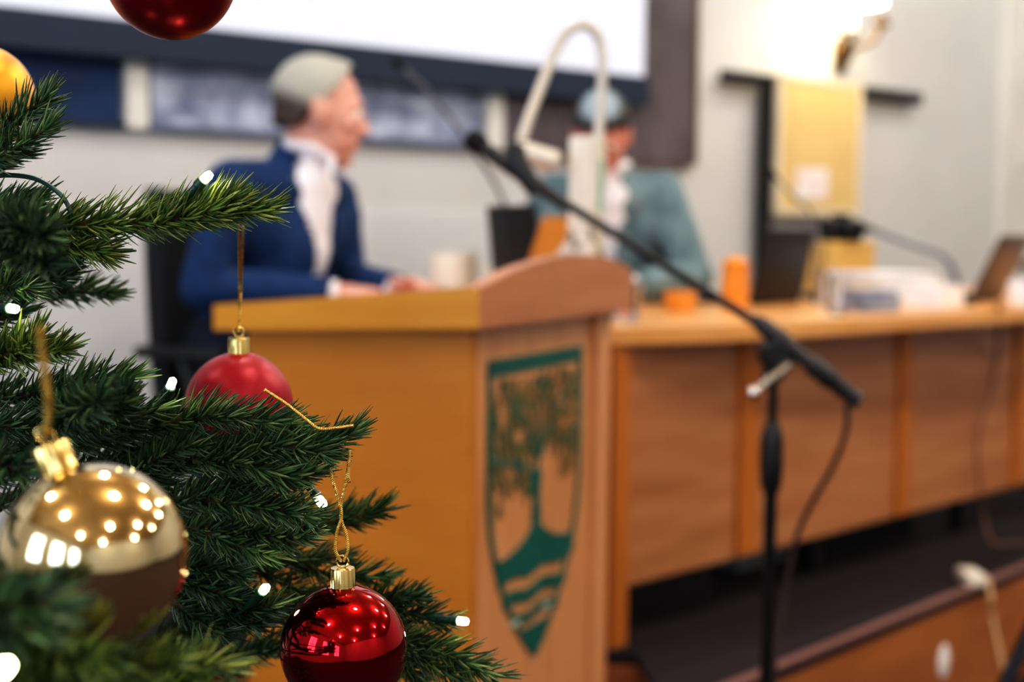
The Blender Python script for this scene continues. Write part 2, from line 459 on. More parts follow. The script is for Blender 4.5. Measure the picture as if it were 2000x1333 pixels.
# wall lamp
ys = YW
sc_ = thing('wall_lamp', WY(1643, 105, YW), 'brass wall lamp with candle arms and a glowing pale shade', 'wall lamp')
bp = WY(1643, 108, YW - 0.02)
b = MB(); b.ell(bp, (0.045, 0.025, 0.085)); b.ell(bp + Vector((0, -0.03, 0.0)), 0.03); b.build('wall_plate', M['brass'], sc_)
def arm(uv, name='arm'):
    pts = spline([WY(u, v, YW - y) for (u, v, y) in uv], 6)
    b = MB(); b.tube(pts, 0.012, 10); b.lathe([(0.006, -0.015), (0.035, 0.0), (0.036, 0.012), (0.02, 0.02)], pts[-1], (0, 0, 1), 20)
    a = b.build(name, M['brass'], sc_); return pts[-1], a
e1, a1 = arm([(1645, 105, .04), (1655, 92, .10), (1664, 80, .16), (1664, 68, .2)])
e2, a2 = arm([(1648, 100, .04), (1676, 92, .12), (1704, 80, .18), (1722, 50, .2)])
for k, (e, a, hh) in enumerate(((e1, a1, 0.10), (e2, a2, 0.05))):
    b = MB(); b.lathe([(0.014, 0.015), (0.014, hh)], e, (0, 0, 1), 16); b.build('candle', M['cream'] if k == 0 else M['brass'], a)
sb = e1 + Vector((-0.02, 0, 0.125))
b = MB(); b.lathe([(0.15, 0.0), (0.135, 0.04), (0.09, 0.2), (0.08, 0.2), (0.125, 0.04), (0.14, 0.0)], sb, (0, 0, 1), 36); b.build('lamp_shade', M['shade'], sc_)

# ------------------------------------------------------------------ desk with bowed top
ZT = CAM_H - 0.21
DA = Vector((0.253, 3.07)); DD = Vector((0.7126, 0.7016)).normalized(); DN = Vector((-DD.y, DD.x))   # front line, DN = away from the hall
def Q(s_, n_, z):
    p = DA + DD * s_ + DN * n_
    return C(p.x, p.y, z)
def scol(u, n_=0.0):
    """distance along the desk front where the sight line of photo column u meets it"""
    t = (u - 1000) / F_PX; a = DA + DN * n_
    return (t * a.y - a.x) / (DD.x - t * DD.y)
desk = thing('council_desk', Q(1.2, 0.3, ZD), 'long wooden desk with bowed top and brown panelled front on the dais', 'desk')
edge = [(u, d) for u, d in ((1203, 3.02), (1300, 3.07), (1430, 3.16), (1560, 3.29), (1700, 3.47), (1850, 3.72), (2000, 3.98))]
fr_ = [Vector(((u - 1000) / F_PX * d, d, 0)) for u, d in edge] + [Vector((2.0, 4.58, 0)), Vector((2.35, 5.02, 0))]
fr_ = spline(fr_, 5)
back = [DA + DD * 2.9 + DN * 0.66, DA + DD * 0.1 + DN * 0.66, DA + DD * -0.32 + DN * 0.66, Vector((-0.37, 3.06))]
poly = [C(p.x, p.y, ZT - 0.035) for p in fr_] + [C(p.x, p.y, ZT - 0.035) for p in back]
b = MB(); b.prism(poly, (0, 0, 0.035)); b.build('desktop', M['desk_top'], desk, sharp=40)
ZP = CAM_H - 0.782
R3 = frame_rot(Vector((*C(DD.x, DD.y).xy, 0)), Vector((*C(DN.x, DN.y).xy, 0)), Vector((0, 0, 1)))
def qbox(b, s0, s1, n0, n1, z0_, z1_, bev=0.002):
    b.box(Q((s0 + s1) / 2, (n0 + n1) / 2, (z0_ + z1_) / 2), (s1 - s0, n1 - n0, z1_ - z0_), R3, bevel=bev)
sb_ = [0.0] + [scol(u) for u in (1462, 1768, 1994)] + [2.75]
for i in range(4):
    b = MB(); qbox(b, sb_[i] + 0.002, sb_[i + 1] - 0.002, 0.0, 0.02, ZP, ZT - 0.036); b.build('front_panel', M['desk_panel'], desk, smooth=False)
for x_, hw in zip(sb_[1:-1], (0.034, 0.030, 0.03)):
    b = MB(); qbox(b, x_ - hw, x_ + hw, -0.014, -0.0005, ZP + 0.006, ZT - 0.036); b.build('batten', M['desk_post'], desk, smooth=False)
for x_ in (0.0, 2.75):
    b = MB(); qbox(b, x_ - 0.055, x_ - 0.002, -0.012, 0.05, ZD, ZT - 0.036); b.build('end_post', M['desk_post'], desk, smooth=False)
for u in (1597, 1885):
    x_ = scol(u, 0.1)
    b = MB(); qbox(b, x_ - 0.02, x_ + 0.02, 0.08, 0.12, ZD, ZT - 0.036); b.build('leg', M['black'], desk, smooth=False)
for x_ in (0.15, 1.2, 2.3):
    b = MB(); qbox(b, x_ - 0.02, x_ + 0.02, 0.56, 0.60, ZD, ZT - 0.036); b.build('leg', M['black'], desk, smooth=False)
b = MB(); q = C(-0.33, 3.12); b.box((q.x, q.y, (ZD + ZT - .036) / 2), (.04, .04, ZT - .036 - ZD), R3); b.build('leg', M['black'], desk, smooth=False)

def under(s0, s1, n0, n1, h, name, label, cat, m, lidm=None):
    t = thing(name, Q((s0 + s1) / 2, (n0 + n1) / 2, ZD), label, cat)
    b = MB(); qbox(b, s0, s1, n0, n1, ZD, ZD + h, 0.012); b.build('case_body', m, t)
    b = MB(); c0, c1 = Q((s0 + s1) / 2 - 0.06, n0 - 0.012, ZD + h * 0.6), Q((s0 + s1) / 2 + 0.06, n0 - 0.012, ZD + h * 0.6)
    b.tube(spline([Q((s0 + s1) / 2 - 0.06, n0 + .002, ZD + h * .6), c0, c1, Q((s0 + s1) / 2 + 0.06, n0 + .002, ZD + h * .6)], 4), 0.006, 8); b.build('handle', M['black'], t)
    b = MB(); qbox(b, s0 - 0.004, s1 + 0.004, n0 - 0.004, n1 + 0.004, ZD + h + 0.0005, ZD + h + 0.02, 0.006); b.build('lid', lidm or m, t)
under(0.04, 0.40, 0.06, 0.40, 0.21, 'added_shade_case', 'black case added as shade under the left end of the desk', 'case', M['black'])  # added case standing in for the black shade below the desk
under(0.72, 0.94, 0.22, 0.48, 0.17, 'added_grey_box', 'grey box added for the wall patch seen under the desk beside the black leg', 'box', mat('grey_box', (124, 126, 126), None, (6, 6, 6), 0.6))  # added box standing in for the grey wall patch behind
under(1.0, 1.52, 0.16, 0.5, 0.15, 'added_shade_bag', 'long black bag added as shade under the right half of the desk', 'bag', M['foam'])  # added bag that deepens the darkness under the right half

# ------------------------------------------------------------------ lectern
LT = Vector((0.454, 0.891)); LN = Vector((0.891, -0.454)); LC = Vector((-0.065, 2.25))
LWID, LDEP = 0.557, 0.4415
def LP(t, s, z):
    """t along the front from its near corner, s back from the front, height z"""
    p = LC + LT * t - LN * s
    return C(p.x, p.y, z)
lec = thing('lectern', LP(LWID / 2, LDEP / 2, 0), 'orange wooden lectern with arched top and green shield emblem on its front', 'lectern')
tV = (LP(1, 0, 0) - LP(0, 0, 0)).normalized(); sV = (LP(0, 1, 0) - LP(0, 0, 0)).normalized()
LROT = frame_rot(tV, sV, Vector((0, 0, 1)))
def zbody(s): return 1.055 - 0.024 * s / LDEP
def lbox(b, t0, t1, s0, s1, z0_, z1_):
    b.box(LP((t0 + t1) / 2, (s0 + s1) / 2, (z0_ + z1_) / 2), (t1 - t0, s1 - s0, z1_ - z0_), LROT, bevel=0.002)
# side panels with sloping head
for (t0, t1) in ((0.0, 0.022), (LWID - 0.022, LWID)):
    b = MB(); b.prism([LP(t0, 0.0, 0.0), LP(t0, LDEP, 0.0), LP(t0, LDEP, zbody(LDEP)), LP(t0, 0, zbody(0))], tV * (t1 - t0))
    b.build('side_panel', M['lect_side'], lec, smooth=False)
b = MB(); lbox(b, 0.0221, LWID - 0.0221, 0.008, 0.026, 0.04, 1.05); b.build('front_panel', M['lect_front'], lec, smooth=False)
b = MB(); lbox(b, LWID - 0.062, LWID + 0.001, -0.004, 0.0079, 0.0, 1.05); b.build('front_stile', M['lect_front'], lec, smooth=False)
for zs in (0.05, 0.62):
    b = MB(); lbox(b, 0.0221, LWID - 0.0221, 0.03, LDEP - 0.02, zs, zs + 0.02); b.build('shelf', M['lect_side'], lec, smooth=False)
# arched cap
arch = [(-0.035, 1.118), (0.0, 1.124), (0.075, 1.141), (0.15, 1.152), (0.235, 1.161), (0.32, 1.165), (0.40, 1.163), (0.48, 1.157), (0.55, 1.144), (0.592, 1.127)]
def archz(t):
    for (a, b_) in zip(arch, arch[1:]):
        if t <= b_[0]: return a[1] + (b_[1] - a[1]) * (t - a[0]) / (b_[0] - a[0])
    return arch[-1][1]
def captop(t, s): return 1.118 - 0.043 * s / (LDEP + 0.04)
BT = 0.030            # thickness of the arched board along the front
ts = [-0.035 + 0.627 * i / 40 for i in range(41)]
b = MB(); fr = [LP(t, -0.034, z) for t, z in [(t, archz(t)) for t in ts]] + [LP(0.592, -0.034, zbody(0)), LP(-0.035, -0.034, zbody(0))]
b.prism(fr, sV * BT); b.build('arched_board', M['lect_arch'], lec, sharp=30)
s0_, s1_ = -0.034 + BT + 0.0005, LDEP + 0.04
b = MB(); b.prism([LP(-0.035, s0_, zbody(0)), LP(-0.035, s1_, zbody(LDEP)), LP(-0.035, s1_, captop(0, s1_)), LP(-0.035, s0_, captop(0, s0_))], tV * 0.627)
b.build('sloping_top', M['lect_arch'], lec, smooth=False)
# bright orange lipping on the side of the top
b = MB(); b.prism([LP(-0.0355, -0.0345, zbody(0)), LP(-0.0355, LDEP + 0.0405, zbody(LDEP)), LP(-0.0355, LDEP + 0.0405, captop(-.035, LDEP + .04)), LP(-0.0355, -0.0345, 1.1185)], tV * -0.004)
b.build('side_lipping', M['lect_cap'], lec, smooth=False)

# shield emblem
ST0, SW_, SZ1, SH = 0.07, 0.373, 0.9935, 0.543
def E(u, v, o=0.0): return LP(ST0 + u * SW_, 0.0075 - o, SZ1 - v * SH)
def side(v):
    """half width of the shield at height v"""
    if v < 0.40: return 0.5
    q = (v - 0.40) / 0.60
    return 0.5 * max(0.0, (1 - q ** 2.05)) ** 0.92
eb = MB()
th = 0.003
def epoly(pts, mi=0, o=0.0):
    eb.prism([E(u, v, 0.0) for u, v in pts], LP(0, -(th + o), 0) - LP(0, 0, 0), mi)
def strip(left, right, mi=0, o=0.0):
    for i in range(len(left) - 1):
        epoly([left[i], left[i + 1], right[i + 1], right[i]], mi, o)
epoly([(0, 0), (1, 0), (1, 0.048), (0, 0.052)])
vv = [0.04 + 0.96 * i / 40 for i in range(41)]
for sg in (-1, 1):
    ow = 0.034
    outer = [(0.5 + sg * side(v), v) for v in vv]; inner = [(0.5 + sg * max(0, side(v) - ow * (1 if v < .6 else 1.1)), v) for v in vv]
    strip(outer, inner)
# trunk and hill
def hill(u):
    x = abs(u - 0.5) / 0.5
    return 0.535 + 0.108 * (1 - math.exp(-x * 3.4)) - 0.02 * max(0, x - 0.7) / 0.3
strip([(0.5 - 0.03 - 0.018 * abs(i - 4) / 4, 0.385 + 0.165 * i / 8) for i in range(9)], [(0.5 + 0.03 + 0.018 * abs(i - 4) / 4, 0.385 + 0.165 * i / 8) for i in range(9)], 0, 0.0002)
def wav(u, v0, am=0.008, fr=3.0): return v0 + am * math.sin(u * 2 * PI * fr)
def band(v0, v1, mi=0, top=None, am=0.008, o=0.0003):
    n = 36
    for i in range(n):
        ua, ub = i / n, (i + 1) / n
        q = []
        for uu in (ua, ub):
            a = top(uu) if top else wav(uu, v0, am); b_ = wav(uu, v1, am)
            q.append((uu, a, b_))
        lim = min(side(q[0][1]), side(q[1][1]), side(q[0][2]) + 0.03, side(q[1][2]) + 0.03)
        if abs((ua + ub) / 2 - 0.5) > lim: continue
        epoly([(q[0][0], q[0][1]), (q[0][0], q[0][2]), (q[1][0], q[1][2]), (q[1][0], q[1][1])], mi, o)
band(0, 0.712, top=hill)
band(0.752, 0.795)
band(0.83, 0.862)
band(0.845, 0.852, 2, am=0.008, o=0.0009) if False else None
for i in range(12):
    va, vb = 0.89 + 0.11 * i / 12, 0.89 + 0.11 * (i + 1) / 12
    epoly([(0.5 - side(va), va), (0.5 - side(vb), vb), (0.5 + side(vb), vb), (0.5 + side(va), va)], 0, 0.0003)
for (u, v) in ((0.24, 0.842), (0.58, 0.838)):  # whitish highlights painted onto the lower wave
    epoly([(u, v), (u, v + 0.018), (u + 0.08, v + 0.016), (u + 0.08, v + 0.002)], 2, 0.0010)
# boughs and hanging foliage of the tree on the shield
def limb(pts, w0, w1):
    P = spline([(u, v, 0) for u, v in pts], 6); n = len(P)
    for i in range(n - 1):
        a, b_ = P[i], P[i + 1]; t = (b_ - a).normalized(); nn = Vector((-t.y, t.x, 0))
        wa, wb_ = w0 + (w1 - w0) * i / n, w0 + (w1 - w0) * (i + 1) / n
        epoly([tuple((a + nn * wa).xy), tuple((a - nn * wa).xy), tuple((b_ - nn * wb_).xy), tuple((b_ + nn * wb_).xy)], 0, 0.0004)
limb([(0.5, 0.41), (0.38, 0.36), (0.2, 0.325), (0.05, 0.315)], 0.014, 0.011)
limb([(0.5, 0.42), (0.52, 0.3), (0.50, 0.18), (0.46, 0.08)], 0.011, 0.004)
limb([(0.51, 0.36), (0.62, 0.26), (0.72, 0.18), (0.84, 0.12)], 0.009, 0.004)
limb([(0.5, 0.33), (0.36, 0.22), (0.24, 0.16), (0.14, 0.10)], 0.009, 0.004)
er = random.Random(4)
for i in range(400):
    u = er.uniform(0.04, 0.96)
    edge = 0.44 + 0.05 * math.sin(u * 17) - 0.10 * math.exp(-((u - 0.5) / 0.09) ** 2) + (0.03 if u < 0.45 else -0.05)
    v = er.uniform(0.05, edge - 0.05)
    if math.sin(u * 21 + 1) * math.sin(v * 34) > 0.62: continue
    ln = er.uniform(0.02, 0.085); wd = er.uniform(0.004, 0.011); sl = er.uniform(-0.02, 0.02)
    if u + sl - wd < 0.0 or u + sl + wd > 1: continue
    epoly([(u, v), (u - wd, v + ln * .5), (u + sl, v + ln), (u + wd, v + ln * .5)], 1 if er.random() < 0.86 else 0, 0.0005)
eb.build('shield_emblem', [M['emblem'], M['emblem_leaf'], M['emblem_glint']], lec, smooth=False)

# things on the lectern
lp0 = LP(0.520, 0.115, 0)
zq = captop(0.5, 0.115)
gl = thing('reading_lamp', (lp0.x, lp0.y, zq), 'slim pale gooseneck lamp arching high above the lectern top', 'lamp')
DL = 2.62
b = MB(); b.lathe([(0.034, 0.0052), (0.034, 0.009), (0.02, 0.014), (0.012, 0.03)], (lp0.x, lp0.y, zq), seg=24); b.build('base', M['lampmetal'], gl)
dq = (Vector((lp0.x, lp0.y, 0))).dot(FW)
pts = spline([Vector((lp0.x, lp0.y, zq + 0.01)), W(1168, 380, dq), W(1170, 260, dq), W(1176, 150, dq), W(1172, 82, dq), W(1150, 52, dq - .01), W(1118, 54, dq - .02), W(1088, 92, dq - .03), W(1060, 160, dq - .05), W(1035, 225, dq - .07), W(1018, 275, dq - .08)], 8)
b = MB(); b.tube(pts, 0.0098, 12); b.build('gooseneck', M['lampmetal'], gl)
b = MB(); hd0, hd1 = W(1008, 292, dq - .08), W(1092, 318, dq - .10)
b.lathe([(0.012, 0), (0.018, 0.004), (0.02, 0.02), (0.02, (hd1 - hd0).length - 0.01), (0.016, (hd1 - hd0).length)], hd0, hd1 - hd0, 20)
b.build('lamp_head', M['lampmetal'], gl)
b = MB(); b.tube([W(1018, 275, dq - .08), W(1020, 296, dq - .08)], 0.010); b.build('joint', M['black'], gl)

fk = LP(0.508, 0.03, 0); zq2 = captop(0.5, 0.005) + 0.0005
dk = fk.dot(FW)
ptop = W(1160, 268, dk)
fl = thing('tall_carton', (fk.x, fk.y, zq2), 'tall narrow white carton with green print standing on the lectern', 'carton')
hh = ptop.z - zq2
b = MB(); b.box((fk.x, fk.y, zq2 + 0.11 + (hh - 0.11) / 2), (0.060, 0.05, hh - 0.11), LROT, bevel=0.004)
b.build('body', M['cream'], fl, smooth=False)
b = MB(); b.box((fk.x, fk.y, zq2 + 0.055), (0.062, 0.052, 0.11), LROT, bevel=0.003); b.build('base', M['patterned'], fl, smooth=False)
b = MB(); q = fk - sV * 0.0258; b.box((q.x + tV.x * 0.008, q.y + tV.y * 0.008, zq2 + hh * 0.66), (0.02, 0.0015, hh * 0.36), LROT); b.build('green_print', M['green_mark'], fl, smooth=False)

# ------------------------------------------------------------------ boom microphone on stand
dS = 2.30
ms = thing('microphone_stand', C((1480 - 1000) / F_PX * dS, dS, 0), 'black microphone stand with long tilted boom arm in front of the desk', 'microphone stand')
piv = W(1512, 690, dS)
foot = Vector((piv.x, piv.y, 0))
b = MB(); b.tube([foot + Vector((0, 0, 0.06)), foot + Vector((0, 0, 0.80))], 0.0105, 16); b.tube([foot + Vector((0, 0, 0.80)), piv - Vector((0, 0, 0.02))], 0.0075, 14); b.build('pole', M['blackmetal'], ms)
b = MB(); zc = W(1508, 895, dS).z
b.lathe([(0.011, -0.06), (0.017, -0.045), (0.019, -0.01), (0.0185, 0.03), (0.014, 0.05), (0.0085, 0.06)], (foot.x, foot.y, zc), seg=20); b.build('clutch', M['black'], ms)
for k in range(3):
    a = R(15) + k * 2 * PI / 3
    q = foot + Vector((math.cos(a) * 0.30, math.sin(a) * 0.30, 0.012))
    b = MB(); b.tube([foot + Vector((0, 0, 0.17)), q], 0.0085, 10); lg = b.build('leg', M['blackmetal'], ms)
    b = MB(); b.tube([q + (foot - q) * 0.06, q], 0.0115, 10); b.build('rubber_foot', M['black'], lg)
    
b = MB(); b.lathe([(0.02, -0.03), (0.027, -0.02), (0.028, 0.02), (0.02, 0.03)], W(1516, 692, dS), FW, 20); b.tube([piv - Vector((0, 0, .045)), piv], 0.017, 14); b.build('tilt_joint', M['black'], ms)
tail, tipb = W(1680, 787, dS - 0.06), W(1085, 385, dS + 0.10)
jn = W(1500, 645, dS - 0.005)
b = MB(); b.tube([jn + (tipb - jn) * 0.02, tipb], 0.0075, 12); b.build('boom_arm', M['blackmetal'], ms)
dt = (tail - jn)
b = MB(); b.lathe([(0.009, -0.03), (0.0145, -0.01), (0.016, 0.03), (0.0115, 0.05), (0.0115, dt.length * 0.45), (0.016, dt.length * 0.48), (0.016, dt.length * 0.7), (0.0135, dt.length * 0.72), (0.0135, dt.length)], jn, dt, 18); b.build('boom_sleeve', M['black'], ms)
la, lb = W(1542, 712, dS - 0.03), W(1472, 768, dS - 0.04)
b = MB(); b.tube([la, lb], [0.008, 0.0065], 12); b.ell(lb, 0.011); b.build('tilt_lever', M['chrome'], ms)
mic = thing('microphone', W(1000, 330, dS + 0.12), 'black stick microphone clipped to the upper end of the boom arm', 'microphone')
h0, h1 = W(915, 268, dS + 0.13), W(1105, 402, dS + 0.09)
dm = h1 - h0
b = MB(); b.lathe([(0.003, -0.002), (0.0155, 0.0), (0.0185, 0.008), (0.0185, 0.026), (0.014, 0.032)], h0, dm, 22); b.build('microphone_head', M['foam'], mic)
b = MB(); b.lathe([(0.0125, 0.03), (0.0135, 0.05), (0.0135, dm.length * 0.72), (0.011, dm.length * 0.8), (0.010, dm.length)], h0, dm, 20); b.build('body', M['black'], mic)
b = MB(); q = h0 + dm * 0.50
b.tube([q + Vector((0, 0, 0.045)), q + Vector((0, 0, .015)), h0 + dm * 0.7 - Vector((0, 0, .012))], [0.012, 0.02, 0.014], 12); b.build('clip', M['black'], mic)
cpts = spline([W(1655, 790, dS - .05), W(1652, 845, dS - .05), W(1625, 915, dS - .03), W(1585, 985, dS), W(1555, 1055, dS + .02), W(1530, 1180, dS + .01), W(1512, 1330, dS - 0.02), Vector((foot.x + .03, foot.y - .03, 0.25)), Vector((foot.x + 0.08, foot.y - 0.12, 0.006)), Vector((foot.x + 0.5, foot.y - 0.3, 0.006))], 8)
b = MB(); b.tube(cpts, 0.0045, 8); tag(b.build('microphone_cable', M['cable']), 'dark cable drooping from the low end of the microphone boom', 'cable')

# ------------------------------------------------------------------ people
def remesh(b, name, mats, parent, local, voxel=0.007, it=4, cut=None, solid=0.0):
    me = b.mesh('tmp'); o = bpy.data.objects.new('tmp', me); COL.objects.link(o)
    m = o.modifiers.new('r', 'REMESH'); m.mode = 'VOXEL'; m.voxel_size = voxel
    s = o.modifiers.new('s', 'SMOOTH'); s.iterations = it; s.factor = 0.5
    dg = bpy.context.evaluated_depsgraph_get()
    nm = bpy.data.meshes.new_from_object(o.evaluated_get(dg)); bpy.data.objects.remove(o)
    if cut or solid:
        bm = bmesh.new(); bm.from_mesh(nm)
        if cut: bmesh.ops.delete(bm, geom=[f for f in bm.faces if cut(f.calc_center_median())], context='FACES')
        if solid:
            bmesh.ops.solidify(bm, geom=bm.faces[:], thickness=solid)
        bm.to_mesh(nm); bm.free()
    nm.name = name
    if not isinstance(mats, (list, tuple)): mats = [mats]
    nm.materials.clear()
    for k in mats: nm.materials.append(k)
    nm.polygons.foreach_set('use_smooth', [True] * len(nm.polygons))
    o = bpy.data.objects.new(name, nm); COL.objects.link(o); o.parent = parent
    return o

def hand(b, wrist, dirv, up, sgn, curl=0.5):
    """five fingers; dirv along the hand, up = back of the hand, sgn = side of the thumb"""
    d = Vector(dirv).normalized(); u = Vector(up); u = (u - d * u.dot(d)).normalized(); s = d.cross(u) * sgn
    wv = Vector(wrist); rot = frame_rot(s, d, u)
    b.ell(wv + d * 0.05, (0.040, 0.052, 0.017), rot)
    b.cap(wv, wv + d * 0.03, 0.025, 0.024)
    for k, (off, L) in enumerate(((0.030, 0.072), (0.010, 0.082), (-0.010, 0.076), (-0.029, 0.060))):
        p = wv + d * 0.088 + s * off; dd = (d + s * off * 2).normalized()
        pts = [p - d * 0.02, p]
        for j, f in enumerate((0.45, 0.32, 0.23)):
            an = curl * (j + 0.6) * 0.75
            p = p + (dd * math.cos(an) - u * math.sin(an)) * L * f; pts.append(p)
        b.chain(pts, [0.0095, 0.009, 0.0085, 0.008, 0.007], 10)
    p = wv + d * 0.025 + s * 0.03
    b.chain([p - s * 0.01, p + d * 0.03 + s * 0.022 - u * .006, p + d * 0.055 + s * 0.03 - u * 0.014, p + d * 0.075 + s * 0.026 - u * 0.022], [0.013, 0.011, 0.0095, 0.008], 10)

def head_prims(b, hc, rot, k=1.0):
    def P(x, y, z): return hc + rot @ (Vector((x, y, z)) * k)
    def e(c, r): b.ell(P(*c), tuple(q * k for q in r), rot)
    e((0, -0.012, 0.035), (0.076, 0.096, 0.086)); e((0, 0.02, 0.0), (0.070, 0.076, 0.09))
    e((0, 0.034, -0.05), (0.058, 0.06, 0.066)); e((0, 0.064, -0.098), (0.030, 0.026, 0.022))
    e((0, 0.02, -0.085), (0.05, 0.055, 0.03))
    e((0, 0.078, 0.032), (0.048, 0.017, 0.014))                     # brow
    b.chain([P(0, 0.088, 0.018), P(0, 0.104, -0.012), P(0, 0.109, -0.026)], [0.009 * k, 0.0105 * k, 0.0125 * k], 12)
    for sx in (-1, 1):
        e((sx * 0.014, 0.099, -0.03), (0.009, 0.01, 0.008))
        e((sx * 0.040, 0.066, -0.018), (0.022, 0.02, 0.018))        # cheek
        e((sx * 0.077, -0.006, -0.006), (0.010, 0.021, 0.033)); e((sx * 0.082, -0.014, 0.008), (0.007, 0.015, 0.02))
    e((0, 0.089, -0.058), (0.026, 0.011, 0.007)); e((0, 0.086, -0.071), (0.022, 0.011, 0.008))

def eyes(parent, hc, rot, k=1.0):
    for sx in (-1, 1):
        b = MB(); b.ell(hc + rot @ (Vector((sx * 0.031, 0.079, 0.006)) * k), 0.0125 * k); o = b.mesh('eye')
        ob = bpy.data.objects.new('eye', o); o.materials.append(M['eye']); COL.objects.link(ob); ob.parent = parent
        b = MB(); b.ell(hc + rot @ (Vector((sx * 0.031, 0.089, 0.006)) * k), (0.0062 * k, 0.004 * k, 0.0062 * k), rot); o = b.mesh('iris')
        oc = bpy.data.objects.new('iris', o); o.materials.append(M['black']); COL.objects.link(oc); oc.parent = ob

def hair(parent, hc, rot, m, k=1.0, front=0.06, nape=-0.055, thick=0.007, rake=1.2):
    def cutf(p):
        q = rot.transposed() @ (p - hc) / k
        line = front + (q.y - 0.03) * rake if q.y > 0.03 else (nape if q.y < -0.05 else nape + (front - nape) * (q.y + 0.05) / 0.08)
        if abs(q.x) > 0.062 and -0.03 < q.y < 0.02: line = max(line, 0.02)
        return q.z < line
    b = MB(); t = thick
    b.ell(hc + rot @ (Vector((0, -0.014, 0.038)) * k), ((0.076 + t) * k, (0.097 + t) * k, (0.087 + t) * k), rot, 28, 18)
    b.ell(hc + rot @ (Vector((0, 0.02, 0.07)) * k), ((0.066 + t * .5) * k, (0.07 + t) * k, (0.052 + t) * k), rot)
    b.ell(hc + rot @ (Vector((0, -0.045, -0.02)) * k), ((0.06 + t) * k, (0.058 + t * .8) * k, (0.07) * k), rot)
    return remesh(b, 'hair', m, parent, True, 0.007, 3, cutf, 0.004)

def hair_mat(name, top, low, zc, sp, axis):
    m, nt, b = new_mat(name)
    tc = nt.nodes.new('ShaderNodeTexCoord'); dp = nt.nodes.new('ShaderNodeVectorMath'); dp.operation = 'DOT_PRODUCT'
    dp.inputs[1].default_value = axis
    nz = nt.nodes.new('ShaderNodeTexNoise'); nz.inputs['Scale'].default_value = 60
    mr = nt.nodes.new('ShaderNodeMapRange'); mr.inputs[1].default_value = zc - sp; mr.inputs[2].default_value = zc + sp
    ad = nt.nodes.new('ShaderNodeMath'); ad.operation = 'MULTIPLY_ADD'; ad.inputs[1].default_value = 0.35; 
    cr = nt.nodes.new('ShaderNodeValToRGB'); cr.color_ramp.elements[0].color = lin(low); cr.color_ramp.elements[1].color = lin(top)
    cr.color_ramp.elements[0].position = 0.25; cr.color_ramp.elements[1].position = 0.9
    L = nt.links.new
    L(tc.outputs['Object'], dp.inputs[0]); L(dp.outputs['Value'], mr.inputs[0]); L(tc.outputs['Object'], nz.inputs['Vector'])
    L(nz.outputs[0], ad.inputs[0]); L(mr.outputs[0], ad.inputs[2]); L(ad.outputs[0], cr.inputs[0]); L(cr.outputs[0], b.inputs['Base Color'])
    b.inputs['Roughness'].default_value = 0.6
    return m

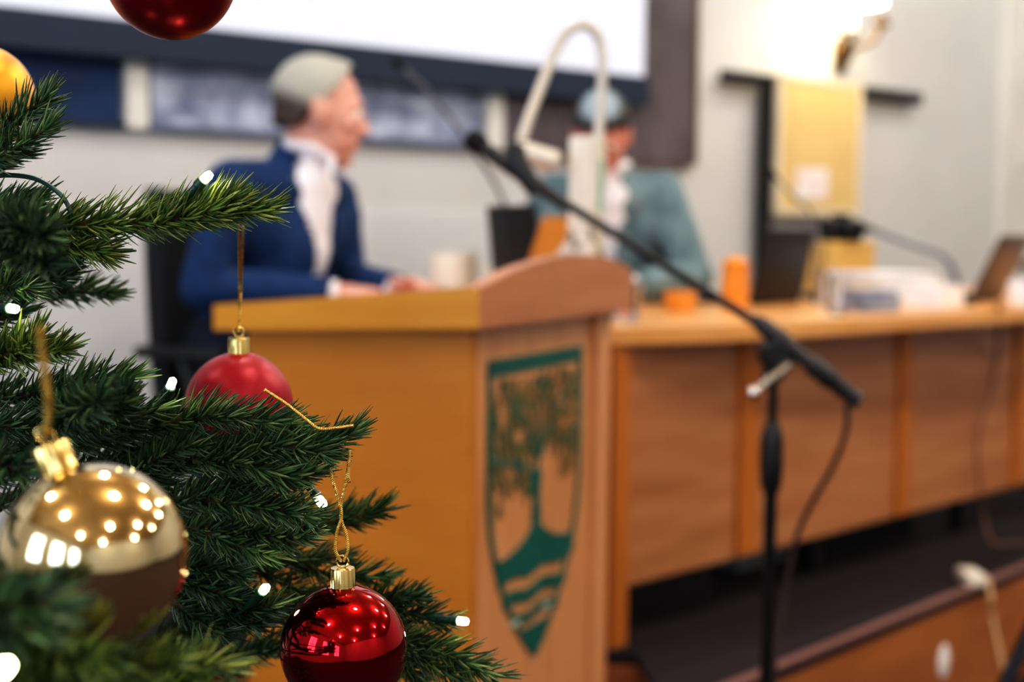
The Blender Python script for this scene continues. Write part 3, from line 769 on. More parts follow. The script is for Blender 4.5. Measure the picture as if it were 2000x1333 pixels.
def seated(loc, ang, label, jacket_m, skin_m, J, headrot, hairm_args, vopen, k=1.0):
    """J: joints in the sitter's own frame (x = their right, y = forwards, z up from the floor under the chair)"""
    root = thing('person', loc, label, 'person', rotz=ang)
    V = Vector
    hc = V(J['head'])
    b = MB()
    pel, che, nb = V(J['pelvis']), V(J['chest']), V(J['neck'])
    b.chain([pel, pel.lerp(che, .5), che, nb - V((0, .0, .05))], [0.115, 0.105, 0.115, 0.07])
    for sx in (-1, 1):
        s, e, w = V(J['sh'][sx]), V(J['el'][sx]), V(J['wr'][sx])
        b.cap(nb - V((0, 0, .06)), s, 0.06, 0.052); b.cap(s, e, 0.045, 0.037); b.cap(e, w, 0.036, 0.024)
        hip, kn, an = pel + V((sx * 0.09, 0.03, -0.02)), V((sx * 0.11, 0.44, 0.50)), V((sx * 0.12, 0.42, 0.09))
        b.cap(hip, kn, 0.078, 0.052); b.cap(kn, an, 0.05, 0.034); b.cap(an, an + V((0, 0.14, -0.05)), 0.036, 0.03)
        hand(b, w, V(J['hd'][sx]) - w, J['hu'][sx], -sx if J.get('flip') else -sx, J.get('curl', 0.5))
    b.cap(nb - V((0, 0, .03)), hc + headrot @ V((0, -0.02, -0.05)), 0.058, 0.054)
    head_prims(b, hc, headrot, k)
    remesh(b, 'body', skin_m, root, True, 0.0065, 3)
    eyes(root, hc, headrot, k)
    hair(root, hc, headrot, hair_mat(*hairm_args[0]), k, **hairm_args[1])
    # shirt
    b = MB()
    b.chain([pel, pel.lerp(che, .5), che, nb - V((0, .0, .055))], [0.128, 0.12, 0.128, 0.080])
    for sx in (-1, 1):
        s, e, w = V(J['sh'][sx]), V(J['el'][sx]), V(J['wr'][sx])
        b.cap(nb - V((0, 0, .06)), s, 0.068, 0.058); b.cap(s, e, 0.052, 0.045); b.cap(e, w, 0.043, 0.033)
    b.cap(nb - V((0, 0, .03)), nb + (hc - nb).normalized() * 0.045, 0.068, 0.064)
    nd = (hc - nb).normalized()
    lim = J['chest'][2] + 0.05
    def cuts(p):
        h = (p - nb).dot(nd)
        if h > 0.062 - 0.022 * max(0, (p - nb).y / 0.06) and (p - nb).length < 0.2: return True
        for sx in (-1, 1):
            w = V(J['wr'][sx]); e = V(J['el'][sx])
            if (p - w).dot((w - e).normalized()) > -0.004 and (p - w).length < 0.09: return True
        return False
    remesh(b, 'shirt', M['shirt'], root, True, 0.008, 3, cuts, 0.004)
    # collar points
    for sx in (-1, 1):
        b = MB(); c0 = nb + nd * 0.045
        b.tube([c0 + V((sx * 0.066, -0.02, 0.0)), c0 + V((sx * 0.055, 0.045, -0.008)), c0 + V((sx * 0.018, 0.075, -0.035)), c0 + V((sx * 0.045, 0.085, -0.075))], [0.012, 0.013, 0.014, 0.004], 8)
        me = b.mesh('collar'); me.materials.append(M['shirt']); ob = bpy.data.objects.new('collar', me); COL.objects.link(ob); ob.parent = root
    # jacket
    b = MB()
    b.chain([pel - V((0, 0, .01)), pel.lerp(che, .5), che, nb - V((0, .015, .06))], [0.145, 0.136, 0.143, 0.085])
    for sx in (-1, 1):
        s, e, w = V(J['sh'][sx]), V(J['el'][sx]), V(J['wr'][sx])
        b.cap(nb - V((0, 0.01, .065)), s, 0.076, 0.064); b.cap(s, e, 0.064, 0.056); b.cap(e, w, 0.054, 0.042)
        b.cap(che, s - V((0, 0, .05)), 0.13, 0.075)
    b.cap(nb - V((0, 0.02, .03)), nb + nd * 0.012, 0.082, 0.078)
    z_lo, z_hi, w_lo, w_hi, xs = vopen
    def cutj(p):
        h = (p - nb).dot(nd)
        if h > 0.03 and (p - nb).length < 0.2: return True
        for sx in (-1, 1):
            w = V(J['wr'][sx]); e = V(J['el'][sx])
            if (p - w).dot((w - e).normalized()) > -0.022 and (p - w).length < 0.10: return True
        yy = pel.y + (nb.y - pel.y) * (p.z - pel.z) / (nb.z - pel.z)
        if p.z > z_lo and p.y > yy + 0.03 and abs(p.x) < 0.17:
            t = min(1, (p.z - z_lo) / (z_hi - z_lo))
            if abs(p.x - xs) < w_lo + (w_hi - w_lo) * t:
                for sx in (-1, 1):          # keep sleeves that cross the chest
                    e, w = V(J['el'][sx]), V(J['wr'][sx]); t2 = max(0, min(1, (p - e).dot(w - e) / (w - e).length_squared))
                    if (p - (e + (w - e) * t2)).length < 0.07: return False
                return True
        return False
    remesh(b, 'jacket', jacket_m, root, True, 0.009, 3, cutj, 0.006)
    # trousers and shoes
    b = MB(); b.cap(pel - V((0.05, 0, 0.01)), pel + V((0.05, 0, -.01)), 0.135, 0.135)
    for sx in (-1, 1):
        hip, kn, an = pel + V((sx * 0.09, 0.03, -0.02)), V((sx * 0.11, 0.44, 0.50)), V((sx * 0.12, 0.42, 0.10))
        b.cap(hip, kn, 0.092, 0.068); b.cap(kn, an, 0.066, 0.056)
    remesh(b, 'trousers', M['trouser'], root, True, 0.011, 3)
    for sx in (-1, 1):
        an = V((sx * 0.12, 0.42, 0.06)); b = MB()
        b.cap(an + V((0, -0.03, -0.012)), an + V((0, 0.17, -0.022)), 0.046, 0.036); b.cap(an + V((0, 0, 0.02)), an, 0.046, 0.046)
        me = b.mesh('shoe'); me.materials.append(M['black']); me.polygons.foreach_set('use_smooth', [True] * len(me.polygons))
        ob = bpy.data.objects.new('shoe', me); COL.objects.link(ob); ob.parent = root
    return root

def heading(fx, fd):
    """turn about z for a sitter whose own +y looks along camera-frame (fx right, fd away)"""
    f = C(fx, fd); return math.atan2(-f.x, f.y)

# man in the blue suit
manF = Vector((0.92, -0.39)).normalized()
manP = C(-0.655, 3.56, ZD)
J = dict(pelvis=(0, -0.02, 0.59), chest=(0.0, 0.085, 0.86), neck=(0.0, 0.15, 1.065), head=(0.0, 0.20, 1.186),
         sh={1: (0.182, 0.07, 1.005), -1: (-0.182, 0.13, 0.985)},
         el={1: (0.245, 0.03, 0.765), -1: (-0.215, 0.15, 0.772)},
         wr={1: (0.085, 0.30, 0.752), -1: (-0.04, 0.40, 0.757)},
         hd={1: (0.04, 0.40, 0.75), -1: (0.02, 0.50, 0.785)},
         hu={1: (0.3, 0, 1), -1: (-0.5, 0, 1)}, curl=0.55)
hrot = Matrix.Rotation(R(35), 3, 'Z') @ Matrix.Rotation(R(-8), 3, 'X')
hax = (hrot @ Vector((0.0, 0.25, 0.97))).normalized()
man = seated(manP, heading(*manF), 'grey haired man in navy blue suit and white shirt seated in profile at the desk', M['suit'], M['skin'], J, hrot,
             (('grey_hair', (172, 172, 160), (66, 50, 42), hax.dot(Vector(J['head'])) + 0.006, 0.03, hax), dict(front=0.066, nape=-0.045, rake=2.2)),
             (0.70, 1.04, 0.03, 0.078, -0.005), k=1.05)

# second person, looking down
p2F = Vector((-0.28, -0.96)).normalized()
p2P = C(0.315, 4.36, ZD)
J2 = dict(pelvis=(0, 0.0, 0.59), chest=(0.0, 0.10, 0.86), neck=(-0.01, 0.21, 1.06), head=(-0.015, 0.285, 1.175),
          sh={1: (0.165, 0.14, 1.015), -1: (-0.165, 0.14, 1.02)},
          el={1: (0.25, 0.22, 0.775), -1: (-0.27, 0.18, 0.775)},
          wr={1: (0.10, 0.42, 0.752), -1: (-0.12, 0.40, 0.752)},
          hd={1: (0.06, 0.51, 0.745), -1: (-0.09, 0.50, 0.745)},
          hu={1: (0, 0, 1), -1: (0, 0, 1)}, curl=0.5)
hrot2 = Matrix.Rotation(R(8), 3, 'Z') @ Matrix.Rotation(R(-30), 3, 'X')
hx = (hrot2 @ Vector((0, 0.25, 1))).normalized()
per2 = seated(p2P, heading(*p2F), 'person in a grey teal jacket bending over the desk with head bowed', M['teal'], M['skin2'], J2, hrot2,
              (('steel_hair', (150, 168, 178), (40, 38, 40), hx.dot(Vector(J2['head'])) + 0.112, 0.022, hx), dict(front=0.046, nape=-0.06, rake=0.2)),
              (0.62, 1.04, 0.03, 0.07, 0.0), k=0.98)

# chairs
def chair(loc, ang, label, back_z=(0.62, 1.02)):
    t = thing('office_chair', loc, label, 'chair', rotz=ang)
    base = world_of(t)
    def P(x, y, z): return base @ Vector((x, y, z))
    rot = rotz(ang)
    b = MB(); b.box(P(0, 0.02, 0.40), (0.48, 0.46, 0.07), rot, bevel=0.025); b.build('seat', M['chair'], t)
    b = MB(); vs, fs = [], []
    tilt = 0.05
    nx_, nz_ = 12, 10
    for fb in (0, 1):
        for j in range(nz_ + 1):
            for i in range(nx_ + 1):
                x = -0.5 + i / nx_; zz = j / nz_
                wdt = 0.47 - 0.06 * abs(2 * zz - 1) ** 3 - 0.05 * zz
                y = -0.188 - tilt * zz - fb * 0.04 + 0.11 * (2 * x) ** 2
                vs.append(P(x * wdt, y, back_z[0] - 0.12 + (back_z[1] - back_z[0] + 0.12) * zz))
    n1 = (nx_ + 1) * (nz_ + 1)
    for j in range(nz_):
        for i in range(nx_):
            a = j * (nx_ + 1) + i; q = (a, a + 1, a + nx_ + 2, a + nx_ + 1)
            fs.append(q); fs.append(tuple(n1 + k for k in q[::-1]))
    for i in range(nx_):
        for j in (0, nz_):
            a = j * (nx_ + 1) + i; fs.append((a, a + 1, n1 + a + 1, n1 + a))
    for j in range(nz_):
        for i in (0, nx_):
            a = j * (nx_ + 1) + i; fs.append((a, a + nx_ + 1, n1 + a + nx_ + 1, n1 + a))
    b.add(vs, fs); b.build('backrest', M['chair'], t)
    b = MB(); b.tube([P(0, -0.18, 0.37), P(0, -0.28, 0.42), P(0, -0.25, 0.62)], 0.02, 10); b.build('back_bracket', M['black'], t)
    for sx in (-1, 1):
        b = MB(); b.tube([P(sx * 0.22, 0.05, 0.38), P(sx * 0.28, 0.05, 0.40), P(sx * 0.285, 0.02, 0.55), P(sx * 0.285, 0.0, 0.60)], 0.014, 10)
        b.box(P(sx * 0.285, 0.0, 0.612), (0.06, 0.24, 0.03), rot, bevel=0.01); b.build('armrest', M['black'], t)
    b = MB(); b.tube([P(0, 0, 0.08), P(0, 0, 0.37)], 0.028, 14); b.build('gas_column', M['black'], t)
    for k in range(5):
        a = 2 * PI * k / 5; b = MB(); b.tube([P(0, 0, 0.10), P(0.27 * math.cos(a), 0.27 * math.sin(a), 0.065)], [0.03, 0.018], 10); lg = b.build('leg', M['black'], t)
        b = MB(); q = P(0.27 * math.cos(a), 0.27 * math.sin(a), 0.028); b.ell(q, 0.028); b.build('caster', M['black'], lg)
    return t
def behind(loc, f, k):
    q = C(f.x, f.y); return Vector((loc.x - q.x * k, loc.y - q.y * k, loc.z))
chair(behind(manP, manF.normalized(), 0.0), heading(*manF), 'black office chair with tall back under the man in blue', (0.50, 1.0))
chair(behind(p2P, p2F.normalized(), 0.0), heading(*p2F), 'black office chair under the person in the teal jacket', (0.50, 0.86))

# ------------------------------------------------------------------ things on the desk
def on_desk(u, d):
    p = W(u, 500, d); return Vector((p.x, p.y, ZT))
def laptop(u, d, yaw, label, w=0.32, h=0.22, tilt=20, lidm=None, lid='black'):
    """yaw: lid's right-hand direction, degrees from camera right turning away"""
    p = on_desk(u, d)
    t = thing('laptop', p, label, 'laptop', 'laptops on the desk')
    xv = C(math.cos(R(yaw)), math.sin(R(yaw))).normalized(); yv = Vector((0, 0, 1)).cross(xv)   # yv away
    rot = frame_rot(xv, yv, Vector((0, 0, 1)))
    b = MB(); b.box(p + yv * (h / 2) * (1 if lidm is None else -1) + Vector((0, 0, 0.009)), (w, h, 0.016), rot, bevel=0.004); b.build('keyboard_base', M['black'], t)
    sg = -1 if lidm is None else 1
    up = (Vector((0, 0, 1)) * math.cos(R(tilt)) + yv * sg * math.sin(R(tilt))).normalized()
    r2 = frame_rot(xv, up.cross(xv), up)
    b = MB(); b.box(p + Vector((0, 0, 0.016)) + up * h / 2, (w, 0.009, h), r2, bevel=0.003); lo = b.build('screen_lid', M[lid], t)
    if lidm is not None:
        b = MB(); nn = -up.cross(xv); nn = nn if nn.dot(FW) < 0 else -nn
        b.box(p + Vector((0, 0, 0.016)) + up * h / 2 + nn * 0.0052, (w - 0.02, 0.001, h - 0.02), r2); b.build('display', lidm, lo)
    return t
laptop(1016, 3.37, -62, 'black laptop with raised lid beside the man in the blue suit', w=0.24, h=0.25, tilt=6)
laptop(1518, 4.12, 48, 'black laptop with tilted lid in front of the display stand', w=0.27, h=0.205, tilt=12)
laptop(1932, 4.46, 55, 'dark brown laptop with leaning lid at the right end of the desk', w=0.33, h=0.205, tilt=24, lid='screenbrown')

p = on_desk(1070, 3.13)
wz = W(1070, 424, 3.13).z
t = thing('desk_sign', p, 'orange wooden wedge shaped stand behind the lectern top', 'desk stand')
px = 3.13 / F_PX
b = MB(); b.prism([p + RT * (-78 * px), p + RT * (50 * px), Vector((p.x, p.y, wz)) + RT * (50 * px), Vector((p.x, p.y, wz)) + RT * (-10 * px)], FW * 0.05); b.build('wedge_panel', M['lect_side'], t, smooth=False)
b = MB(); b.box(p + RT * (-14 * px) + FW * 0.025 + Vector((0, 0, .006)), (0.16, 0.09, 0.012), frame_rot(RT, FW, Vector((0, 0, 1))), bevel=.002); b.build('foot', M['desk_post'], t, smooth=False)

def cup(u, d, r, h, m, name, label, cat, handle=False, prof=None):
    p = on_desk(u, d)
    t = thing(name, p, label, cat)
    prof = prof or [(r * .8, 0), (r * .92, h * .1), (r, h * .6), (r, h), (r * .93, h), (r * .92, h * .6), (r * .8, h * .12), (1e-5, h * .1)]
    b = MB(); b.lathe(prof, p, seg=28); b.build('cup' if name != 'glass_tumbler' else 'tumbler', m, t)
    if handle:
        b = MB(); b.tube(spline([p + RT * r * .95 + Vector((0, 0, h * .8)), p + RT * r * 1.6 + Vector((0, 0, h * .7)), p + RT * r * 1.6 + Vector((0, 0, h * .35)), p + RT * r * .92 + Vector((0, 0, h * .22))], 5), 0.005, 8); b.build('handle', m, t)
    return t
cup(884, 3.45, 0.058, 0.15, M['cream'], 'coffee_cup', 'wide cream cup behind the lectern beside the man', 'cup', True)
cup(1437, 3.88, 0.038, 0.14, M['amber'], 'turned_wooden_pot', 'tall amber wooden pot left of the middle black laptop', 'pot', False,
    [(0.034, 0), (0.038, 0.01), (0.038, 0.085), (0.032, 0.092), (0.037, 0.10), (0.036, 0.125), (0.022, 0.14), (1e-5, 0.142)])
cup(1330, 3.72, 0.042, 0.05, M['amber'], 'wooden_bowl', 'low orange wooden bowl on the desk before the bowed person', 'bowl')
cup(1226, 3.22, 0.032, 0.095, M['glass'], 'glass_tumbler', 'clear glass tumbler on the desk corner next to the lectern', 'glass')
cup(1612, 3.98, 0.031, 0.11, M['glass'], 'glass_tumbler', 'clear glass tumbler right of the middle black laptop', 'glass')
cup(1640, 3.62, 0.031, 0.10, M['glass'], 'glass_tumbler', 'clear glass tumbler standing before the paper tray', 'glass')
cup(1996, 4.12, 0.036, 0.075, M['white'], 'white_mug', 'white mug at the right edge beside the brown laptop', 'mug', True)
# box with a black camera
dB = 4.62
p = on_desk(1640, dB); zb = W(1640, 472, dB).z
b = MB(); rr = frame_rot(C(math.cos(.5), math.sin(.5)), Vector((0, 0, 1)).cross(C(math.cos(.5), math.sin(.5))), Vector((0, 0, 1)))
t = thing('card_box', p, 'tan cardboard box under the black camera', 'box')
b.box((p.x, p.y, (ZT + zb) / 2), (0.19, 0.12, zb - ZT), rr, bevel=0.003); b.build('box_body', M['tan'], t, smooth=False)
b = MB(); b.box((p.x, p.y, zb - 0.012), (0.194, 0.124, 0.022), rr, bevel=0.003); b.build('lid', M['tan'], t, smooth=False)
t = thing('camera', (p.x, p.y, zb), 'black camera lying on the tan box near the yellow board', 'camera')
q = Vector((p.x, p.y, zb + 0.036)); b = MB(); b.box(q, (0.135, 0.07, 0.072), rr, bevel=0.012); b.box(q + Vector((0, 0, .042)), (0.05, 0.05, 0.025), rr, bevel=0.008); b.build('camera_body', M['black'], t)
b = MB(); b.lathe([(0.03, 0.02), (0.032, 0.05), (0.03, 0.085), (0.024, 0.085), (0.02, 0.07)], q, -FW + RT * .5, 24); b.build('lens', M['black'], t)
# paper tray
p = on_desk(1725, 4.25)
t = thing('paper_tray', p, 'white tray stacked with papers in the middle of the right desk half', 'tray')
xv = C(math.cos(R(30)), math.sin(R(30))); rr = frame_rot(xv, Vector((0, 0, 1)).cross(xv), Vector((0, 0, 1)))
b = MB(); b.box(p + Vector((0, 0, .006)), (0.27, 0.22, 0.012), rr, bevel=.002)
for sx in (-1, 1): b.box(p + xv * sx * .133 + Vector((0, 0, .04)), (0.006, 0.22, 0.07), rr)
b.build('tray', M['whiteplastic'], t, smooth=False)
b = MB()
for k in range(9): b.box(p + Vector((random.uniform(-.006, .006), random.uniform(-.006, .006), .017 + k * .009)), (0.245, 0.2, 0.008), rr @ rotz(random.uniform(-.05, .05)))
b.build('papers', M['white'], t, smooth=False)
p = on_desk(1702, 3.78)
b = MB(); b.box(p + Vector((0, 0, .022)), (0.13, 0.09, 0.044), rr, bevel=.004); b.box(p + Vector((0, 0, .05)), (0.12, 0.08, 0.012), rr, bevel=.003)
tag(b.build('document_folder', M['folder'], smooth=False), 'blue grey folder lying before the paper tray', 'folder')
p = on_desk(1828, 4.06)
b = MB()
for k in range(7): b.box(p + Vector((0, 0, .006 + k * .0085)), (0.15 - k * .004, 0.11, 0.008), rr @ rotz(0.3 + random.uniform(-.06, .06)))
tag(b.build('paper_stack', M['white'], smooth=False), 'small white paper stack between the tray and the right laptop', 'papers')
p = on_desk(795, 3.28)

# slim desk microphones
def deskmic(pts, base_uv, d, label, rad=0.005, m='blackmetal'):
    pb = on_desk(base_uv, d)
    t = thing('desk_microphone', pb, label, 'microphone', 'slim desk microphones')
    b = MB(); b.lathe([(0.045, 0), (0.048, 0.008), (0.044, 0.02), (0.015, 0.026)], pb, seg=24); b.build('base', M['black'], t)
    P = spline([pb + Vector((0, 0, .02))] + [W(u, v, dd) for (u, v, dd) in pts], 8)
    b = MB(); b.tube(P, rad, 10); b.build('stem', M[m], t)
    e = P[-1]; dd = (P[-1] - P[-4]).normalized()
    b = MB(); b.lathe([(0.005, -0.03), (0.0085, -0.025), (0.0095, 0.0), (0.008, 0.008), (1e-5, 0.011)], e, dd, 16); b.build('capsule', M['foam'], t)
M['stem'] = mat('grey_stem', (96, 100, 112), None, (4, 4, 4), 0.4, metal=0.3)
deskmic([(990, 420, 3.6), (930, 300, 3.5), (850, 195, 3.42), (772, 118, 3.36)], 992, 3.62, 'slim grey desk microphone reaching up towards the screen behind the boom', 0.0055, 'stem')
deskmic([(1850, 508, 4.22), (1780, 480, 4.22), (1690, 445, 4.22)], 1880, 4.22, 'slim dark desk microphone leaning over the paper tray', 0.008, 'stem')
deskmic([(1588, 430, 4.35), (1548, 384, 4.32), (1505, 335, 4.3)], 1598, 4.38, 'thin desk microphone in front of the yellow board', 0.004, 'stem')

# pale cables over the desk front, adaptor, socket, tripod
def df(u, v, out=0.02):
    q = Q(scol(u, -out), -out, 0); return W(u, v, q.dot(FW))
pts = spline([W(1948, 598, 3.95), W(1950, 606, 3.875), df(1948, 690), df(1935, 760), df(1915, 830), df(1908, 890), df(1915, 960), df(1925, 1020), W(1940, 1060, 3.72), WZ(1985, 1062, ZD + 0.006), WZ(2060, 1055, ZD + 0.006)], 8)
b = MB(); b.tube(pts, 0.0045, 8); tag(b.build('power_cable', mat('brown_cable', (120, 84, 60), None, (8, 8, 8), 0.6)), 'thin brown cable hanging down the desk front at the right', 'cable')
pa = WZ(1895, 1140, ZD)
t = thing('power_adaptor', pa, 'pale power adaptor lying on the edge of the dais', 'adaptor')
b = MB(); b.box(pa + Vector((0, 0, .018)), (0.10, 0.05, 0.034), rotz(0.9), bevel=0.01); b.build('housing', M['whiteplastic'], t)
b = MB(); b.tube(spline([pa + Vector((0, 0, .018)), WZ(1925, 1128, ZD + .01), WZ(1935, 1165, ZD + .005), W(1938, 1200, 3.52), W(1950, 1262, 3.5), W(1962, 1310, 3.48), W(1990, 1400, 3.4), WZ(2050, 1640, 0.006)], 8), 0.006, 8); b.build('cord', M['cable_light'], t)
# oval socket plate on the riser
nrm = Vector((dirv.y, -dirv.x, 0))
q = ray(1842, 1292); tt = (pA - CAM).dot(nrm) / q.dot(nrm); so = CAM + q * tt
t = thing('socket_plate', so, 'white oval socket plate on the wooden dais riser', 'socket')
b = MB(); rr = frame_rot(dirv, nrm, Vector((0, 0, 1))); b.ell(so + nrm * 0.002, (0.028, 0.008, 0.044), rr); b.build('plate', M['white'], t)
b = MB(); b.lathe([(0.012, 0), (0.012, 0.012), (0.006, 0.013)], so, nrm, 16); b.build('socket_hole', M['whiteplastic'], t)
# tripod at the lower right corner
tp = C(0.94, 2.35, 0)
t = thing('tripod', tp, 'black tripod standing at the lower right edge, only its leg in view', 'tripod')
apex = Vector((tp.x, tp.y, 0.69))
for k, (u, v) in enumerate(((1955, 1330), (2400, 1700), (2200, 1500))):
    e = C(0.632, 2.30, 0.02) if k == 0 else (C(1.25, 2.2, 0.02) if k == 1 else C(0.95, 2.75, 0.02))
    b = MB(); b.tube([apex, e], [0.013, 0.011], 10); lg = b.build('leg', M['blackmetal'], t)
    b = MB(); b.tube([e + (apex - e) * 0.04, e], 0.015, 10); b.build('rubber_foot', M['black'], lg)
b = MB(); b.tube([apex - Vector((0, 0, .2)), apex + Vector((0, 0, 0.25))], 0.014, 12); b.build('centre_column', M['blackmetal'], t)
b = MB(); b.box(apex + Vector((0, 0, 0.27)), (0.08, 0.06, 0.05), bevel=.01); b.build('head', M['black'], t)

# ------------------------------------------------------------------ Christmas tree
TRX, TRD = -0.56, 0.98
tree = thing('christmas_tree', C(TRX, TRD, 0), 'dark green artificial Christmas tree with needled branches reaching in from the left', 'christmas tree')
b = MB(); b.tube([C(TRX, TRD, 0.02), C(TRX, TRD, 1.0), C(TRX, TRD, 2.0)], [0.028, 0.022, 0.008], 14); b.build('trunk', M['bark'], tree)
b = MB(); b.lathe([(0.20, 0.0), (0.20, 0.02), (0.05, 0.05), (0.04, 0.15)], C(TRX, TRD, 0), seg=28); b.build('stand', M['black'], tree)

def needles_np(pts, L0, dens, spread=1.0, seed=0, upb=0.15, flat=0.55, tipf=True, wid=0.0009):
    """curved tapered needles along a stem; returns verts, faces"""
    r_ = np.random.default_rng(seed)
    P = np.array([tuple(p) for p in pts]); seg = np.linalg.norm(np.diff(P, axis=0), axis=1); cum = np.concatenate([[0], np.cumsum(seg)]); LT_ = cum[-1]
    n = max(8, int(LT_ * dens))
    s = np.sort(r_.uniform(0, LT_, n)); s[-22:] = LT_ - np.abs(r_.normal(0, 0.003, 22))[:len(s[-22:])]
    s = np.clip(s, 0, LT_ * 0.9999)
    base = np.stack([np.interp(s, cum, P[:, k]) for k in range(3)], 1)
    e = 0.004
    tan = np.stack([np.interp(np.clip(s + e, 0, LT_), cum, P[:, k]) - np.interp(np.clip(s - e, 0, LT_), cum, P[:, k]) for k in range(3)], 1)
    tan /= np.linalg.norm(tan, axis=1)[:, None]
    up = np.array([0, 0, 1.0])
    sidev = np.cross(tan, up); sidev /= np.linalg.norm(sidev, axis=1)[:, None] + 1e-9
    upv = np.cross(sidev, tan)
    ph = r_.uniform(0, 2 * PI, n)
    cs, sn = np.cos(ph), np.sin(ph)
    nv = sidev * cs[:, None] + upv * sn[:, None]
    tipd = np.clip((LT_ - s) / 0.03, 0, 1)
    ang = np.radians(r_.normal(52, 10, n)) * (0.74 + 0.26 * tipd) * spread
    L = L0 * r_.uniform(0.75, 1.12, n) * (0.82 + 0.18 * tipd) * np.where(sn < -0.5, 0.85, 1.0)
    d0 = tan * np.cos(ang)[:, None] + nv * np.sin(ang)[:, None]
    bend = tan * 0.62 + up * upb + r_.normal(0, 0.12, (n, 3))
    K = 5
    tt = np.linspace(0, 1, K)
    cen = base[:, None, :] + (d0[:, None, :] * tt[None, :, None] + bend[:, None, :] * (tt ** 2 * 0.45)[None, :, None]) * L[:, None, None]
    tg = d0[:, None, :] + bend[:, None, :] * (0.9 * tt)[None, :, None]
    tg /= np.linalg.norm(tg, axis=2)[:, :, None]
    a = np.cross(tg, nv[:, None, :] + 1e-3); a /= np.linalg.norm(a, axis=2)[:, :, None] + 1e-9
    bb_ = np.cross(tg, a)
    w = wid * r_.uniform(0.8, 1.2, n)
    prof = np.array([0.75, 1.0, 1.0, 0.78, 0.22])
    rad = (w[:, None] * prof[None, :])[:, :, None]
    v = np.stack([cen + a * rad, cen + bb_ * rad * flat, cen - a * rad, cen - bb_ * rad * flat], 2)     # n,K,4,3
    verts = v.reshape(-1, 3)
    o = np.arange(n)[:, None, None] * (K * 4) + np.arange(K - 1)[None, :, None] * 4
    k = np.arange(4)[None, None, :]; k2 = (k + 1) % 4
    q = np.stack([o + k, o + k2, o + 4 + k2, o + 4 + k], 3).reshape(-1, 4)
    return verts, q

def np_mesh(name, V_, Q_):
    me = bpy.data.meshes.new(name)
    me.vertices.add(len(V_)); me.vertices.foreach_set('co', V_.ravel())
    me.loops.add(Q_.size); me.loops.foreach_set('vertex_index', Q_.ravel().astype(np.int32))
    me.polygons.add(len(Q_)); me.polygons.foreach_set('loop_start', np.arange(0, Q_.size, 4, dtype=np.int32))
    me.update(calc_edges=True); me.validate()
    me.polygons.foreach_set('use_smooth', np.ones(len(Q_), dtype=bool))
    return me

SEED = [100]
def branch(paths, m='needle', L=0.0200, dens=3300, wid=0.00112, root=True, upb=0.24):
    """paths: lists of (u, v, d); the first is the stem and runs back to the trunk"""
    ps = []
    for i, p in enumerate(paths):
        q = [W(*k) if not isinstance(k, Vector) else k for k in p]
        if len(q) == 2: q = [q[0], q[0].lerp(q[1], .5) + Vector((0, 0, -0.002)), q[1]]
        q[-1] = q[-1] - (q[-1] - q[-2]).normalized() * min(0.011, 0.5 * (q[-1] - q[-2]).length)
        ps.append(spline(q, 8))
    b = MB()
    if root:
        q0 = ps[0][0]; rp = C(TRX, TRD, max(0.2, q0.z - 0.10))
        stem = spline([rp, rp.lerp(q0, .5) + Vector((0, 0, .015)), q0], 6)
        b.tube(stem, [0.004] * len(stem), 8)
    for i, p in enumerate(ps):
        b.tube(p, [0.0026 - 0.0018 * k / (len(p) - 1) for k in range(len(p))], 6)
    br = b.build('branch', M['bark'], tree)
    VV, QQ, n = [], [], 0
    dens *= 0.72
    for i, p in enumerate(ps):
        SEED[0] += 1
        v, q = needles_np(p, L, dens, seed=SEED[0], wid=wid, upb=upb)
        VV.append(v); QQ.append(q + n); n += len(v)
    me = np_mesh('needles', np.concatenate(VV), np.concatenate(QQ)); me.materials.append(M[m])
    link('needles', me, br)
    return br

# upper left sprigs
branch([[(-120, 330, .93), (0, 262, .92), (60, 215, .91), (112, 180, .905)], [(-60, 330, .92), (30, 290, .90), (112, 238, .89)]], 'needle')
branch([[(-100, 360, .95), (-10, 320, .94), (60, 292, .94)], [(-100, 420, .93), (0, 402, .92), (95, 385, .915)]], 'needle')
# long branch with the tip in front of the blue suit
branch([[(-160, 475, .93), (0, 448, .92), (150, 440, .905), (330, 430, .895), (450, 415, .89), (548, 410, .885)],
        [(300, 440, .895), (400, 412, .885), (480, 378, .88)], [(60, 470, .92), (150, 482, .91), (228, 500, .90)]], 'needle_warm_lit', dens=4800, L=0.0225)
branch([[(-120, 545, .97), (0, 520, .95), (110, 500, .94), (195, 488, .93)], [(-40, 430, .90), (20, 425, .88), (70, 420, .86)], [(20, 540, .95), (90, 545, .94), (150, 530, .93)]], 'needle_dark', dens=4200)
branch([[(-60, 480, .82), (40, 490, .76), (100, 520, .72)], [(0, 440, .80), (50, 450, .75), (95, 470, .71)]], 'needle_dark', dens=3800)
branch([[(-100, 570, 1.06), (40, 570, 1.05), (150, 570, 1.04), (236, 575, 1.03)]], 'needle', dens=3600)
branch([[(-80, 640, .95), (0, 622, .94), (60, 600, .93)], [(-80, 560, .9), (0, 560, .88), (70, 565, .86)]], 'needle_dark')
# sprig with lamp warmth put into its needle colour, and those below it
branch([[(-100, 700, .90), (0, 695, .88), (70, 690, .865), (142, 680, .85)], [(-60, 720, .9), (20, 690, .87), (85, 650, .85)]], 'needle_warm_lit', dens=3400)
branch([[(-120, 800, .95), (0, 780, .93), (100, 765, .915), (200, 745, .90), (278, 738, .89)], [(60, 790, .93), (160, 800, .91), (250, 795, .9)]], 'needle', dens=3600)
branch([[(-120, 860, .90), (0, 835, .90), (150, 840, .89), (270, 812, .885), (330, 795, .88)], [(150, 835, .88), (220, 800, .82), (250, 780, .79)], [(100, 830, .84), (160, 800, .78), (200, 780, .74)]], 'needle_dark', dens=3800)
